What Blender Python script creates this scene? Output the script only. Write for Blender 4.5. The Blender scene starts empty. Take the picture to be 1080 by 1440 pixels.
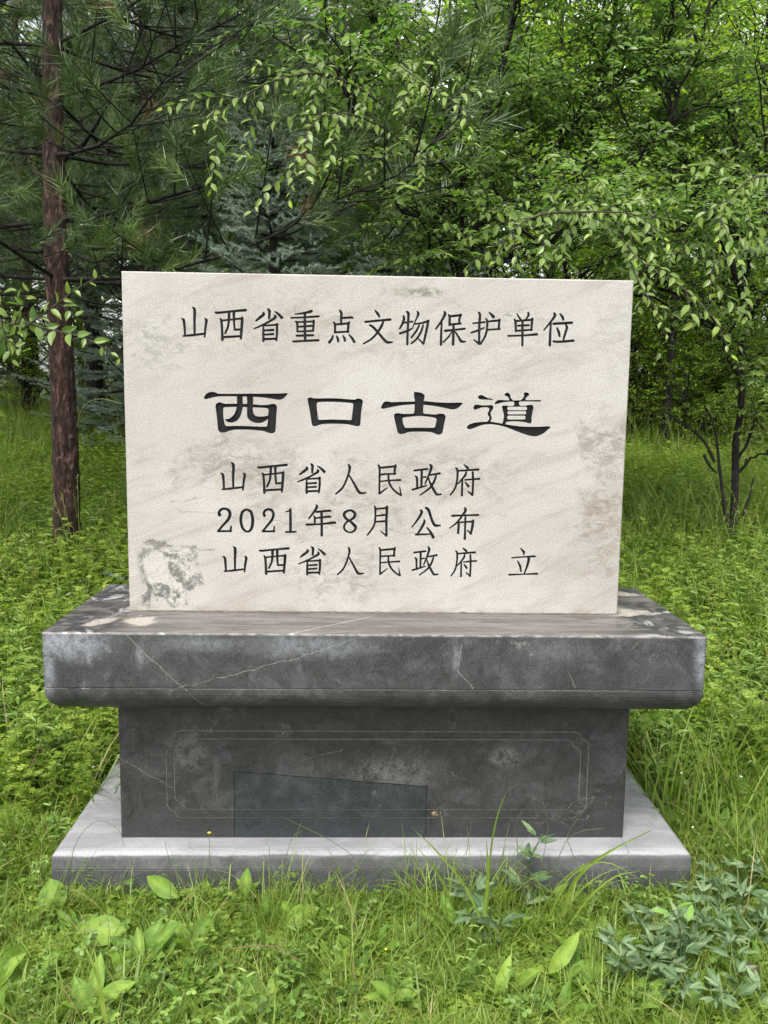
import bpy, math, random
import numpy as np
from mathutils import Matrix, Vector
from mathutils.geometry import delaunay_2d_cdt
rng = np.random.default_rng(7); random.seed(7)
SC = bpy.context.scene
# ---------------------------------------------------------------- camera
CAM = np.array([-0.0516, -2.5252, 1.3985]); FPX = 1181.9
YAW, PITCH, ROLL = 0.0277, -0.1263, 0.0141
def cam_axes():
    cy, sy, cp, sp = math.cos(YAW), math.sin(YAW), math.cos(PITCH), math.sin(PITCH)
    f = np.array([sy*cp, cy*cp, sp]); r = np.array([cy, -sy, 0.0]); u = np.cross(r, f)
    c, s = math.cos(ROLL), math.sin(ROLL)
    return f, c*r + s*u, c*u - s*r
AF, AR, AU = cam_axes()
cam = bpy.data.objects.new('camera', bpy.data.cameras.new('camera'))
SC.collection.objects.link(cam)
cam.matrix_world = Matrix(((AR[0], AU[0], -AF[0], CAM[0]), (AR[1], AU[1], -AF[1], CAM[1]), (AR[2], AU[2], -AF[2], CAM[2]), (0, 0, 0, 1)))
cam.data.sensor_fit = 'VERTICAL'; cam.data.sensor_height = 24; cam.data.lens = FPX/1440*24
cam.data.clip_end = 600; cam.data.clip_start = 0.02
SC.camera = cam
# ---------------------------------------------------------------- sky and sun (overcast daylight)
SUN_EL, SUN_AZ = math.radians(58), math.radians(200)     # high, behind and left of the camera
wd = bpy.data.worlds.new('World'); SC.world = wd; wd.use_nodes = True
nt = wd.node_tree; nt.nodes.clear()
sky = nt.nodes.new('ShaderNodeTexSky'); sky.sky_type = 'NISHITA'; sky.sun_disc = False
sky.sun_elevation = SUN_EL; sky.sun_rotation = SUN_AZ; sky.dust_density = 4; sky.air_density = 1.2; sky.ozone_density = 1
hs = nt.nodes.new('ShaderNodeHueSaturation'); hs.inputs['Saturation'].default_value = 0.22; hs.inputs['Value'].default_value = 1.25
bg = nt.nodes.new('ShaderNodeBackground'); bg.inputs['Strength'].default_value = 0.15
wo = nt.nodes.new('ShaderNodeOutputWorld')
nt.links.new(sky.outputs[0], hs.inputs['Color']); nt.links.new(hs.outputs[0], bg.inputs[0]); nt.links.new(bg.outputs[0], wo.inputs[0])
sun = bpy.data.objects.new('sun', bpy.data.lights.new('sun', 'SUN')); SC.collection.objects.link(sun)
sun.data.energy = 1.5; sun.data.angle = math.radians(14); sun.data.color = (1.0, 0.965, 0.91)
sd = Vector((math.sin(SUN_AZ)*math.cos(SUN_EL), math.cos(SUN_AZ)*math.cos(SUN_EL), math.sin(SUN_EL)))
sun.rotation_euler = sd.to_track_quat('Z', 'Y').to_euler()
vs = SC.view_settings; vs.view_transform = 'Standard'; vs.look = 'None'; vs.exposure = 1.32; vs.gamma = 1; vs.use_curve_mapping = False
SC.render.engine = 'CYCLES'
SC.cycles.max_bounces = 6; SC.cycles.diffuse_bounces = 4; SC.cycles.transmission_bounces = 4; SC.cycles.transparent_max_bounces = 4

# ---------------------------------------------------------------- helpers
def W(px, py, d):
    """point seen at (px, py) of the 1080x1440 photograph, d metres in front of the camera"""
    return CAM + d*(AF + AR*(px-540)/FPX - AU*(py-720)/FPX)
def Wy(px, py, y):
    v = AF + AR*(px-540)/FPX - AU*(py-720)/FPX; return CAM + v*(y-CAM[1])/v[1]
def Wz(px, py, z):
    v = AF + AR*(px-540)/FPX - AU*(py-720)/FPX; return CAM + v*(z-CAM[2])/v[2]
def gz(x, y):
    x = np.asarray(x, float); y = np.asarray(y, float)
    z = 0.135*np.clip(y-0.9, 0, None)-0.095*np.clip(y-8.5, 0, None)+0.035*np.exp(-((y-0.9)/0.8)**2)*0
    z = z + 0.035*np.sin(x*0.9+0.4)*np.sin(y*0.7+1.1)*np.clip((np.abs(y)+np.abs(x)-1)/3, 0, 1)
    return z - 0.035 - 0.035*np.clip((-y+0.1)/0.4, 0, 1)
def link(o, parent=None):
    SC.collection.objects.link(o)
    if parent is not None: o.parent = parent
    return o
def empty(name, loc=(0, 0, 0)):
    o = bpy.data.objects.new(name, None); o.location = loc; o.empty_display_size = 0.1
    return link(o)
def tag(o, label=None, cat=None, group=None, kind=None):
    if label: o['label'] = label
    if cat: o['category'] = cat
    if group: o['group'] = group
    if kind: o['kind'] = kind
    return o
def mesh_np(name, V, T, mat=None, col=None, smooth=False, midx=None):
    V = np.ascontiguousarray(V, dtype=np.float32); T = np.ascontiguousarray(T, dtype=np.int32)
    me = bpy.data.meshes.new(name)
    me.vertices.add(len(V)); me.vertices.foreach_set('co', V.ravel())
    k = T.shape[1]
    me.loops.add(T.size); me.loops.foreach_set('vertex_index', T.ravel())
    me.polygons.add(len(T)); me.polygons.foreach_set('loop_start', np.arange(0, T.size, k, dtype=np.int32))
    me.polygons.foreach_set('loop_total', np.full(len(T), k, dtype=np.int32))
    me.polygons.foreach_set('use_smooth', np.full(len(T), smooth, dtype=bool))
    for m in (mat if isinstance(mat, (list, tuple)) else [mat]):
        if m: me.materials.append(m)
    if midx is not None: me.polygons.foreach_set('material_index', np.ascontiguousarray(midx, dtype=np.int32))
    if col is not None:
        a = me.attributes.new('tone', 'FLOAT', 'POINT'); a.data.foreach_set('value', np.ascontiguousarray(col, dtype=np.float32))
    me.update(calc_edges=True)
    return me
def obj(name, me, parent=None, loc=None):
    o = bpy.data.objects.new(name, me)
    if loc is not None: o.location = loc
    return link(o, parent)
class Acc:
    def __init__(s): s.V = []; s.T = []; s.C = []; s.n = 0
    def add(s, V, T, c=0.5):
        V = np.asarray(V, float).reshape(-1, 3); T = np.asarray(T, int).reshape(-1, 3)
        s.V.append(V); s.T.append(T+s.n); s.C.append(np.broadcast_to(np.asarray(c, float), (len(V),))); s.n += len(V)
    def inst(s, tv, tt, M, P, c):
        """tv (n,3), tt (m,3), M (k,3,3) columns = axes, P (k,3), c (k,)"""
        k, n = len(P), len(tv)
        if k == 0: return
        V = np.einsum('kij,nj->kni', M, tv) + P[:, None, :]
        T = tt[None] + (np.arange(k)*n)[:, None, None]
        s.add(V.reshape(-1, 3), T.reshape(-1, 3), np.repeat(c, n))
    def mesh(s, name, mat, smooth=False):
        return mesh_np(name, np.concatenate(s.V), np.concatenate(s.T), mat, np.concatenate(s.C), smooth)
def nrm(a): return a/np.maximum(np.linalg.norm(a, axis=-1, keepdims=True), 1e-9)
def frames(d, up):
    """matrices whose 2nd column is d and third is as near up as can be"""
    d = nrm(d); x = nrm(np.cross(d, up)); z = np.cross(x, d)
    return np.stack([x, d, z], -1)
def tube(P, R, sides=6, rough=0.0):
    P = np.asarray(P, float); R = np.broadcast_to(np.asarray(R, float), (len(P),))
    t = nrm(np.gradient(P, axis=0)); ref = np.array([0.31, 0.17, 0.93]) if abs(t[0, 2]) < 0.9 else np.array([1.0, 0.1, 0])
    u = nrm(np.cross(t, ref)); v = np.cross(t, u)
    a = np.linspace(0, 2*np.pi, sides, endpoint=False)
    rr = R[:, None]*(1+rough*rng.standard_normal((len(P), sides)))
    V = P[:, None]+rr[..., None]*(np.cos(a)[None, :, None]*u[:, None]+np.sin(a)[None, :, None]*v[:, None])
    n = len(P); i = np.arange(n-1)[:, None]*sides; j = np.arange(sides)[None]; k = (j+1) % sides
    q = np.stack([i+j, i+k, i+sides+k, i+sides+j], -1).reshape(-1, 4)
    T = np.concatenate([q[:, [0, 1, 2]], q[:, [0, 2, 3]]])
    return V.reshape(-1, 3), T
def tubes(P, R0, R1, sides=3):
    """many tubes at once: P (k,n,3)"""
    k, n, _ = P.shape
    t = nrm(np.gradient(P, axis=1)); u = nrm(np.cross(t, np.array([0.3, 0.2, 0.93]))); v = np.cross(t, u)
    a = np.linspace(0, 2*np.pi, sides, endpoint=False)
    R = np.asarray(R0).reshape(-1, 1)*(1-np.linspace(0, 1, n))+np.asarray(R1).reshape(-1, 1)*np.linspace(0, 1, n)
    R = np.broadcast_to(R, (k, n))
    V = P[:, :, None]+R[..., None, None]*(np.cos(a)[:, None]*u[:, :, None]+np.sin(a)[:, None]*v[:, :, None])
    i = np.arange(n-1)[:, None]*sides; j = np.arange(sides)[None]; kk = (j+1) % sides
    q = np.stack([i+j, i+kk, i+sides+kk, i+sides+j], -1).reshape(-1, 4)
    T = np.concatenate([q[:, [0, 1, 2]], q[:, [0, 2, 3]]])
    T = (T[None]+(np.arange(k)*n*sides)[:, None, None]).reshape(-1, 3)
    return V.reshape(-1, 3), T
def spline(pts, n):
    P = np.asarray(pts, float)
    if len(P) < 3: 
        t = np.linspace(0, 1, n)[:, None]; return P[0]*(1-t)+P[-1]*t
    Q = np.vstack([2*P[0]-P[1], P, 2*P[-1]-P[-2]]); m = len(P)-1
    s = np.linspace(0, m, n); i = np.minimum(s.astype(int), m-1); t = (s-i)[:, None]
    a, b, c, d = Q[i], Q[i+1], Q[i+2], Q[i+3]
    return 0.5*((2*b)+(c-a)*t+(2*a-5*b+4*c-d)*t**2+(3*b-a-3*c+d)*t**3)

# ---------------------------------------------------------------- materials
class NM:
    def __init__(s, name):
        s.m = bpy.data.materials.new(name); s.m.use_nodes = True; s.t = s.m.node_tree; s.t.nodes.clear()
        s.out = s.n('OutputMaterial')
    def n(s, ty, **kw):
        nd = s.t.nodes.new('ShaderNode'+ty)
        for k, v in kw.items(): setattr(nd, k, v)
        return nd
    def l(s, a, b):
        if isinstance(a, (int, float)): b.default_value = (a, a, a, 1) if b.type == 'RGBA' else a
        elif isinstance(a, tuple): b.default_value = a if len(a) == 4 or b.type == 'VECTOR' else (*a, 1)
        else: s.t.links.new(a, b)
        return s
    def coord(s): return s.n('TexCoord').outputs['Object']
    def noise(s, vec, scale, detail=4, rough=0.55, dist=0.0):
        nd = s.n('TexNoise'); s.l(vec, nd.inputs['Vector']); nd.inputs['Scale'].default_value = scale
        nd.inputs['Detail'].default_value = detail; nd.inputs['Roughness'].default_value = rough; nd.inputs['Distortion'].default_value = dist
        return nd.outputs['Fac']
    def warp(s, vec, scale, amp, detail=5):
        nd = s.n('TexNoise'); s.l(vec, nd.inputs['Vector']); nd.inputs['Scale'].default_value = scale; nd.inputs['Detail'].default_value = detail; nd.inputs['Roughness'].default_value = 0.65
        a = s.n('VectorMath', operation='SUBTRACT'); s.t.links.new(nd.outputs['Color'], a.inputs[0]); a.inputs[1].default_value = (0.5, 0.5, 0.5)
        b = s.n('VectorMath', operation='SCALE'); s.t.links.new(a.outputs[0], b.inputs[0]); b.inputs['Scale'].default_value = amp
        c = s.n('VectorMath', operation='ADD'); s.l(vec, c.inputs[0]); s.t.links.new(b.outputs[0], c.inputs[1]); return c.outputs[0]
    def voronoi(s, vec, scale, feature='F1', out='Distance'):
        nd = s.n('TexVoronoi', feature=feature); s.l(vec, nd.inputs['Vector']); nd.inputs['Scale'].default_value = scale
        return nd.outputs[out]
    def math(s, op, a, b=0.0, c=None, clamp=False):
        nd = s.n('Math', operation=op, use_clamp=clamp); s.l(a, nd.inputs[0]); s.l(b, nd.inputs[1])
        if c is not None: s.l(c, nd.inputs[2])
        return nd.outputs[0]
    def ramp(s, v, a, b, lo=0.0, hi=1.0, smooth=True):
        nd = s.n('MapRange'); nd.interpolation_type = 'SMOOTHSTEP' if smooth else 'LINEAR'
        s.l(v, nd.inputs['Value']); nd.inputs['From Min'].default_value = a; nd.inputs['From Max'].default_value = b
        nd.inputs['To Min'].default_value = lo; nd.inputs['To Max'].default_value = hi
        return nd.outputs['Result']
    def mix(s, f, a, b, mode='MIX'):
        nd = s.n('MixRGB', blend_type=mode); s.l(f, nd.inputs[0]); s.l(a, nd.inputs[1]); s.l(b, nd.inputs[2])
        return nd.outputs[0]
    def map(s, vec, scale=(1, 1, 1), loc=(0, 0, 0), rot=(0, 0, 0)):
        nd = s.n('Mapping'); s.l(vec, nd.inputs[0]); nd.inputs['Scale'].default_value = scale
        nd.inputs['Location'].default_value = loc; nd.inputs['Rotation'].default_value = rot
        return nd.outputs[0]
    def xyz(s, vec):
        nd = s.n('SeparateXYZ'); s.l(vec, nd.inputs[0]); return nd.outputs
    def bump(s, h, strength, dist):
        nd = s.n('Bump'); s.l(h, nd.inputs['Height']); nd.inputs['Strength'].default_value = strength; nd.inputs['Distance'].default_value = dist
        return nd.outputs[0]
    def pbsdf(s, col, rough=0.6, spec=0.5, normal=None):
        nd = s.n('BsdfPrincipled'); s.l(col, nd.inputs['Base Color']); s.l(rough, nd.inputs['Roughness']); s.l(spec, nd.inputs['Specular IOR Level'])
        if normal is not None: s.l(normal, nd.inputs['Normal'])
        return nd.outputs[0]
    def done(s, sh): s.t.links.new(sh, s.out.inputs[0]); return s.m
def blob(k, xz, cx, cz, rx, rz, dist=None, inner=0.2):
    """soft elliptical mask in the local x/z plane"""
    dx = k.math('DIVIDE', k.math('SUBTRACT', xz[0], cx), rx); dz = k.math('DIVIDE', k.math('SUBTRACT', xz[2], cz), rz)
    r = k.math('SQRT', k.math('ADD', k.math('MULTIPLY', dx, dx), k.math('MULTIPLY', dz, dz)))
    if dist is not None: r = k.math('ADD', r, dist)
    return k.ramp(r, inner, 1.0, 1.0, 0.0)
def seg(k, xz, a, b, w, wob=None):
    """mask of a thin line from a to b in the x/z plane"""
    ax, az = a; dx, dz = b[0]-ax, b[1]-az; L2 = dx*dx+dz*dz
    X = k.math('SUBTRACT', xz[0], ax); Z = k.math('SUBTRACT', xz[2], az)
    if wob is not None: Z = k.math('ADD', Z, wob)
    t = k.math('DIVIDE', k.math('ADD', k.math('MULTIPLY', X, dx), k.math('MULTIPLY', Z, dz)), L2, clamp=True)
    ex = k.math('SUBTRACT', X, k.math('MULTIPLY', t, dx)); ez = k.math('SUBTRACT', Z, k.math('MULTIPLY', t, dz))
    d = k.math('SQRT', k.math('ADD', k.math('MULTIPLY', ex, ex), k.math('MULTIPLY', ez, ez)))
    return k.math('MULTIPLY', k.ramp(d, w*0.4, w*1.5, 1.0, 0.0), k.ramp(k.noise(k.coord(), 38, 6, 0.75), 0.36, 0.56, 0.15, 1.0))
GLYPHS={
 '山':'32,84,1.4 38,76,3.8 37,40,3.0 37,6,2.6 ; 0,51,1.6 6,46,3.4 8,26,3.0 9,3,2.6 ; 4,1,2.2 31,4,3.0 68,9,2.4 ; 67,52,1.4 72,47,3.4 69,28,3.0 66,0,2.2',
 '西':'0,78,2.6 7,77,3.0 47,82,2.6 87,86,3.4 ; 12,61,1.4 16,55,3.0 18,30,3.0 19,0,3.4 ; 18,55,2.2 77,62,2.6 ; 77,65,2.4 77,58,3.6 75,31,3.4 73,4,2.8 ; 18,7,2.8 73,11,2.8 ; 39,79,3.6 38,55,3.0 35,36,2.6 27,19,2.6 ; 53,79,3.6 53,54,2.8 55,29,2.6 ; 55,29,2.6 68,30,2.8',
 '省':'40,92,2.0 45,86,3.6 44,65,2.8 ; 27,81,2.4 28,76,3.6 17,67,3.4 6,58,2.2 ; 61,85,1.6 71,78,3.0 81,68,3.8 ; 60,75,1.8 62,68,3.6 44,56,2.6 21,44,2.4 0,35,1.8 ; 27,45,2.0 27,25,3.0 27,0,3.0 ; 27,44,2.2 68,47,2.6 ; 67,49,3.0 67,25,3.0 65,2,2.6 ; 29,30,2.4 56,32,3.0 ; 29,18,2.4 56,20,2.8 ; 27,5,2.8 65,7,2.8',
 '重':'60,91,1.6 58,88,3.6 39,83,2.6 12,79,1.8 ; 0,68,2.2 34,70,2.2 80,74,2.8 ; 40,81,3.2 40,46,3.4 41,3,3.2 ; 12,58,1.4 17,55,3.0 18,44,2.8 18,29,2.4 ; 15,56,2.2 66,59,2.4 ; 66,62,2.4 66,56,3.0 64,32,2.6 ; 23,43,2.4 59,46,2.6 ; 18,29,2.2 65,32,2.4 ; 16,17,2.6 64,19,2.8 ; 6,0,2.6 80,5,2.8',
 '点':'30,93,2.0 35,85,3.4 34,67,2.8 35,52,2.6 ; 37,71,2.6 63,73,2.8 68,72,2.4 ; 12,58,1.8 16,53,3.0 17,29,2.8 ; 16,52,2.6 57,56,2.8 ; 58,59,2.6 56,52,3.2 54,31,2.8 ; 16,29,2.6 57,32,2.4 ; 11,21,1.6 8,11,3.0 0,0,3.4 ; 21,19,1.8 25,11,3.2 26,3,2.6 ; 40,20,1.8 45,11,3.4 46,5,2.6 ; 58,23,1.8 67,13,3.0 73,3,3.6',
 '文':'33,96,1.8 40,88,3.4 45,80,3.0 ; 5,63,2.8 39,67,2.6 78,71,3.0 ; 57,64,2.6 52,51,3.2 40,32,2.8 23,14,2.4 0,0,2.0 ; 18,54,2.4 28,48,3.2 44,31,3.2 66,7,3.4 78,5,2.8 85,6,1.8',
 '物':'10,82,2.0 12,74,3.4 8,60,3.0 0,45,2.4 ; 12,62,2.4 37,66,2.4 ; 19,94,2.0 25,88,3.4 24,54,2.8 23,19,2.8 23,0,3.0 ; 1,31,2.8 24,39,2.8 39,48,1.6 ; 51,95,2.0 54,87,3.4 47,71,2.0 39,51,1.2 ; 45,59,2.0 64,62,2.4 84,68,3.0 ; 84,69,3.0 79,41,3.2 71,2,2.6 ; 71,2,2.6 57,15,1.8 ; 57,55,2.2 49,39,2.8 35,20,2.4 ; 69,56,2.2 63,37,2.8 52,18,2.6 35,2,2.0',
 '保':'24,95,2.0 26,88,3.6 16,68,2.8 0,45,2.2 ; 17,67,2.0 16,35,2.8 16,0,3.2 ; 36,87,1.8 40,80,3.0 40,57,3.0 ; 39,82,2.8 73,86,3.0 ; 72,88,2.6 69,75,3.0 69,61,2.6 ; 40,58,2.8 73,62,2.6 ; 28,40,3.4 54,43,2.4 85,47,2.8 ; 52,57,3.0 52,30,3.2 52,1,3.4 ; 47,37,1.4 39,24,2.2 23,7,2.0 ; 58,37,2.0 68,22,2.8 76,10,3.4 88,10,2.0',
 '护':'4,60,2.0 38,64,2.6 ; 19,92,2.0 24,85,3.2 23,54,3.0 24,1,2.8 ; 24,1,3.0 8,12,1.6 ; 0,33,2.2 21,40,2.6 38,48,1.8 ; 52,92,2.0 64,80,4.0 ; 42,74,2.0 46,66,3.0 46,44,2.6 41,23,2.8 28,0,2.2 ; 47,66,2.2 83,70,2.8 ; 82,72,2.6 81,45,3.0 ; 48,42,2.2 84,45,2.4',
 '单':'24,91,1.8 35,75,2.6 ; 57,95,2.6 58,87,2.8 49,73,1.8 ; 17,75,2.0 20,69,3.0 22,41,2.8 ; 19,70,2.4 70,75,2.8 ; 70,78,2.8 69,70,3.0 68,45,2.6 ; 28,57,2.4 60,59,2.6 ; 22,42,2.4 70,46,2.4 ; 0,27,2.4 44,29,2.2 85,33,3.2 ; 41,68,3.0 42,33,3.0 43,0,2.8',
 '位':'28,93,2.2 31,86,3.6 21,70,2.6 0,43,2.0 ; 20,68,2.2 19,38,3.0 19,0,3.4 ; 46,91,2.0 53,83,3.4 57,74,2.6 ; 28,62,3.0 82,66,3.2 ; 38,51,1.8 44,39,3.4 47,27,2.8 ; 65,59,2.6 68,50,3.2 62,29,2.8 59,15,2.2 ; 30,11,2.8 48,10,2.8 89,14,3.0',
 '人':'37,89,1.8 41,81,3.6 38,62,2.6 27,32,2.6 16,14,2.6 0,0,2.2 ; 40,56,2.0 55,31,3.0 69,7,3.6 79,3,2.8 90,5,2.0',
 '民':'0,89,2.6 3,79,2.8 3,39,2.4 3,4,2.4 ; 3,82,2.6 51,87,2.8 ; 51,90,2.8 49,79,3.0 48,63,2.6 ; 5,62,2.4 51,65,2.2 ; 3,4,2.8 27,22,1.4 ; 5,41,2.0 34,44,2.0 66,46,2.6 ; 30,63,2.4 31,43,2.8 40,23,2.6 55,8,2.4 69,0,2.6 ; 69,0,2.6 64,27,1.0',
 '政':'5,74,2.6 44,79,2.6 ; 27,76,3.0 27,28,2.8 ; 28,54,2.0 40,55,2.2 ; 8,57,1.8 13,51,3.0 14,21,2.6 ; 0,16,2.6 18,21,2.6 43,29,1.8 ; 52,92,2.4 56,85,3.6 49,61,2.6 38,34,2.0 ; 53,61,2.2 82,66,2.8 ; 71,59,2.2 65,41,3.0 52,21,2.6 24,0,1.8 ; 48,51,1.8 55,33,3.0 70,7,3.4 76,2,2.8 87,3,2.2',
 '府':'40,92,2.0 51,83,3.4 ; 20,74,2.2 83,79,2.8 ; 15,83,2.2 20,74,3.0 19,44,2.6 13,20,2.6 0,1,1.8 ; 46,70,2.4 44,62,3.0 35,50,2.4 22,35,1.8 ; 35,48,2.4 35,20,2.6 35,0,2.8 ; 43,47,2.0 87,51,2.6 ; 66,70,2.8 68,40,2.8 67,1,2.8 ; 67,1,2.8 53,12,1.6 ; 45,39,2.0 54,28,3.4',
 '2':'6,50,4.3 4,57,3.4 10,66,3.2 21,69,3.0 32,65,3.6 37,53,4.0 32,37,3.6 18,21,3.0 1,1,2.8 ; 0,0,2.6 40,1,2.6 ; 38,0,2.8 40,15,2.2',
 '0':'18,68,2.6 5,60,3.4 0,35,3.6 6,10,3.4 20,0,2.6 32,10,3.4 36,35,4.0 31,60,3.6 18,68,2.6',
 '1':'15,70,2.8 15,36,3.4 15,1,3.4 ; 0,62,1.4 15,66,2.6 ; 1,0,2.4 31,1,2.4',
 '年':'30,93,2.0 31,87,3.4 22,71,2.8 7,52,2.2 ; 30,72,2.8 68,76,3.0 74,74,1.2 ; 26,53,2.0 68,58,3.0 73,55,1.0 ; 22,59,1.6 25,54,2.8 25,40,2.6 ; 0,33,2.8 42,35,2.2 82,40,3.2 88,37,1.2 ; 45,73,3.2 46,34,3.0 46,0,3.2',
 '8':'17,68,2.6 2,61,3.4 1,49,3.6 11,38,3.2 19,34,3.0 29,24,3.8 35,17,3.6 32,6,2.8 18,0,2.0 4,6,2.6 0,18,2.6 7,31,2.6 19,38,2.8 30,46,3.4 33,57,3.6 26,65,3.2 17,68,2.6',
 '月':'20,91,1.8 23,82,2.8 23,54,2.4 19,30,2.4 0,2,2.2 ; 24,82,2.2 59,86,2.6 ; 58,91,2.2 58,85,3.4 57,44,3.2 58,0,2.6 ; 58,0,2.6 41,14,1.4 ; 26,61,2.0 50,64,2.8 ; 24,43,2.0 51,45,2.8',
 '公':'27,82,3.0 29,75,3.6 16,52,2.6 0,31,1.8 ; 42,90,3.0 50,83,3.6 60,55,3.2 70,37,3.6 86,37,2.2 ; 37,53,2.2 38,46,3.4 29,28,3.0 18,10,2.4 ; 13,8,2.8 58,10,2.0 ; 47,29,2.2 58,15,3.0 66,0,3.8',
 '布':'7,70,2.8 45,72,2.2 86,73,2.8 ; 44,94,2.2 47,87,3.4 35,67,2.6 20,48,2.4 0,32,1.6 ; 27,50,2.6 27,34,3.2 26,17,3.0 ; 29,50,2.2 71,53,2.6 ; 71,55,3.4 69,37,3.2 65,15,2.6 ; 65,15,2.6 55,26,1.6 ; 47,67,2.6 47,32,2.6 47,0,3.2',
 '立':'33,82,1.6 43,71,3.5 43,63,1.6 ; 7,53,1.9 42,56,1.9 77,58,2.7 ; 25,43,1.6 33,27,3.0 36,11,2.2 ; 57,52,2.4 59,48,3.6 54,25,2.7 47,6,1.9 ; 0,0,2.4 45,2,1.7 86,4,2.8',
}
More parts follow.
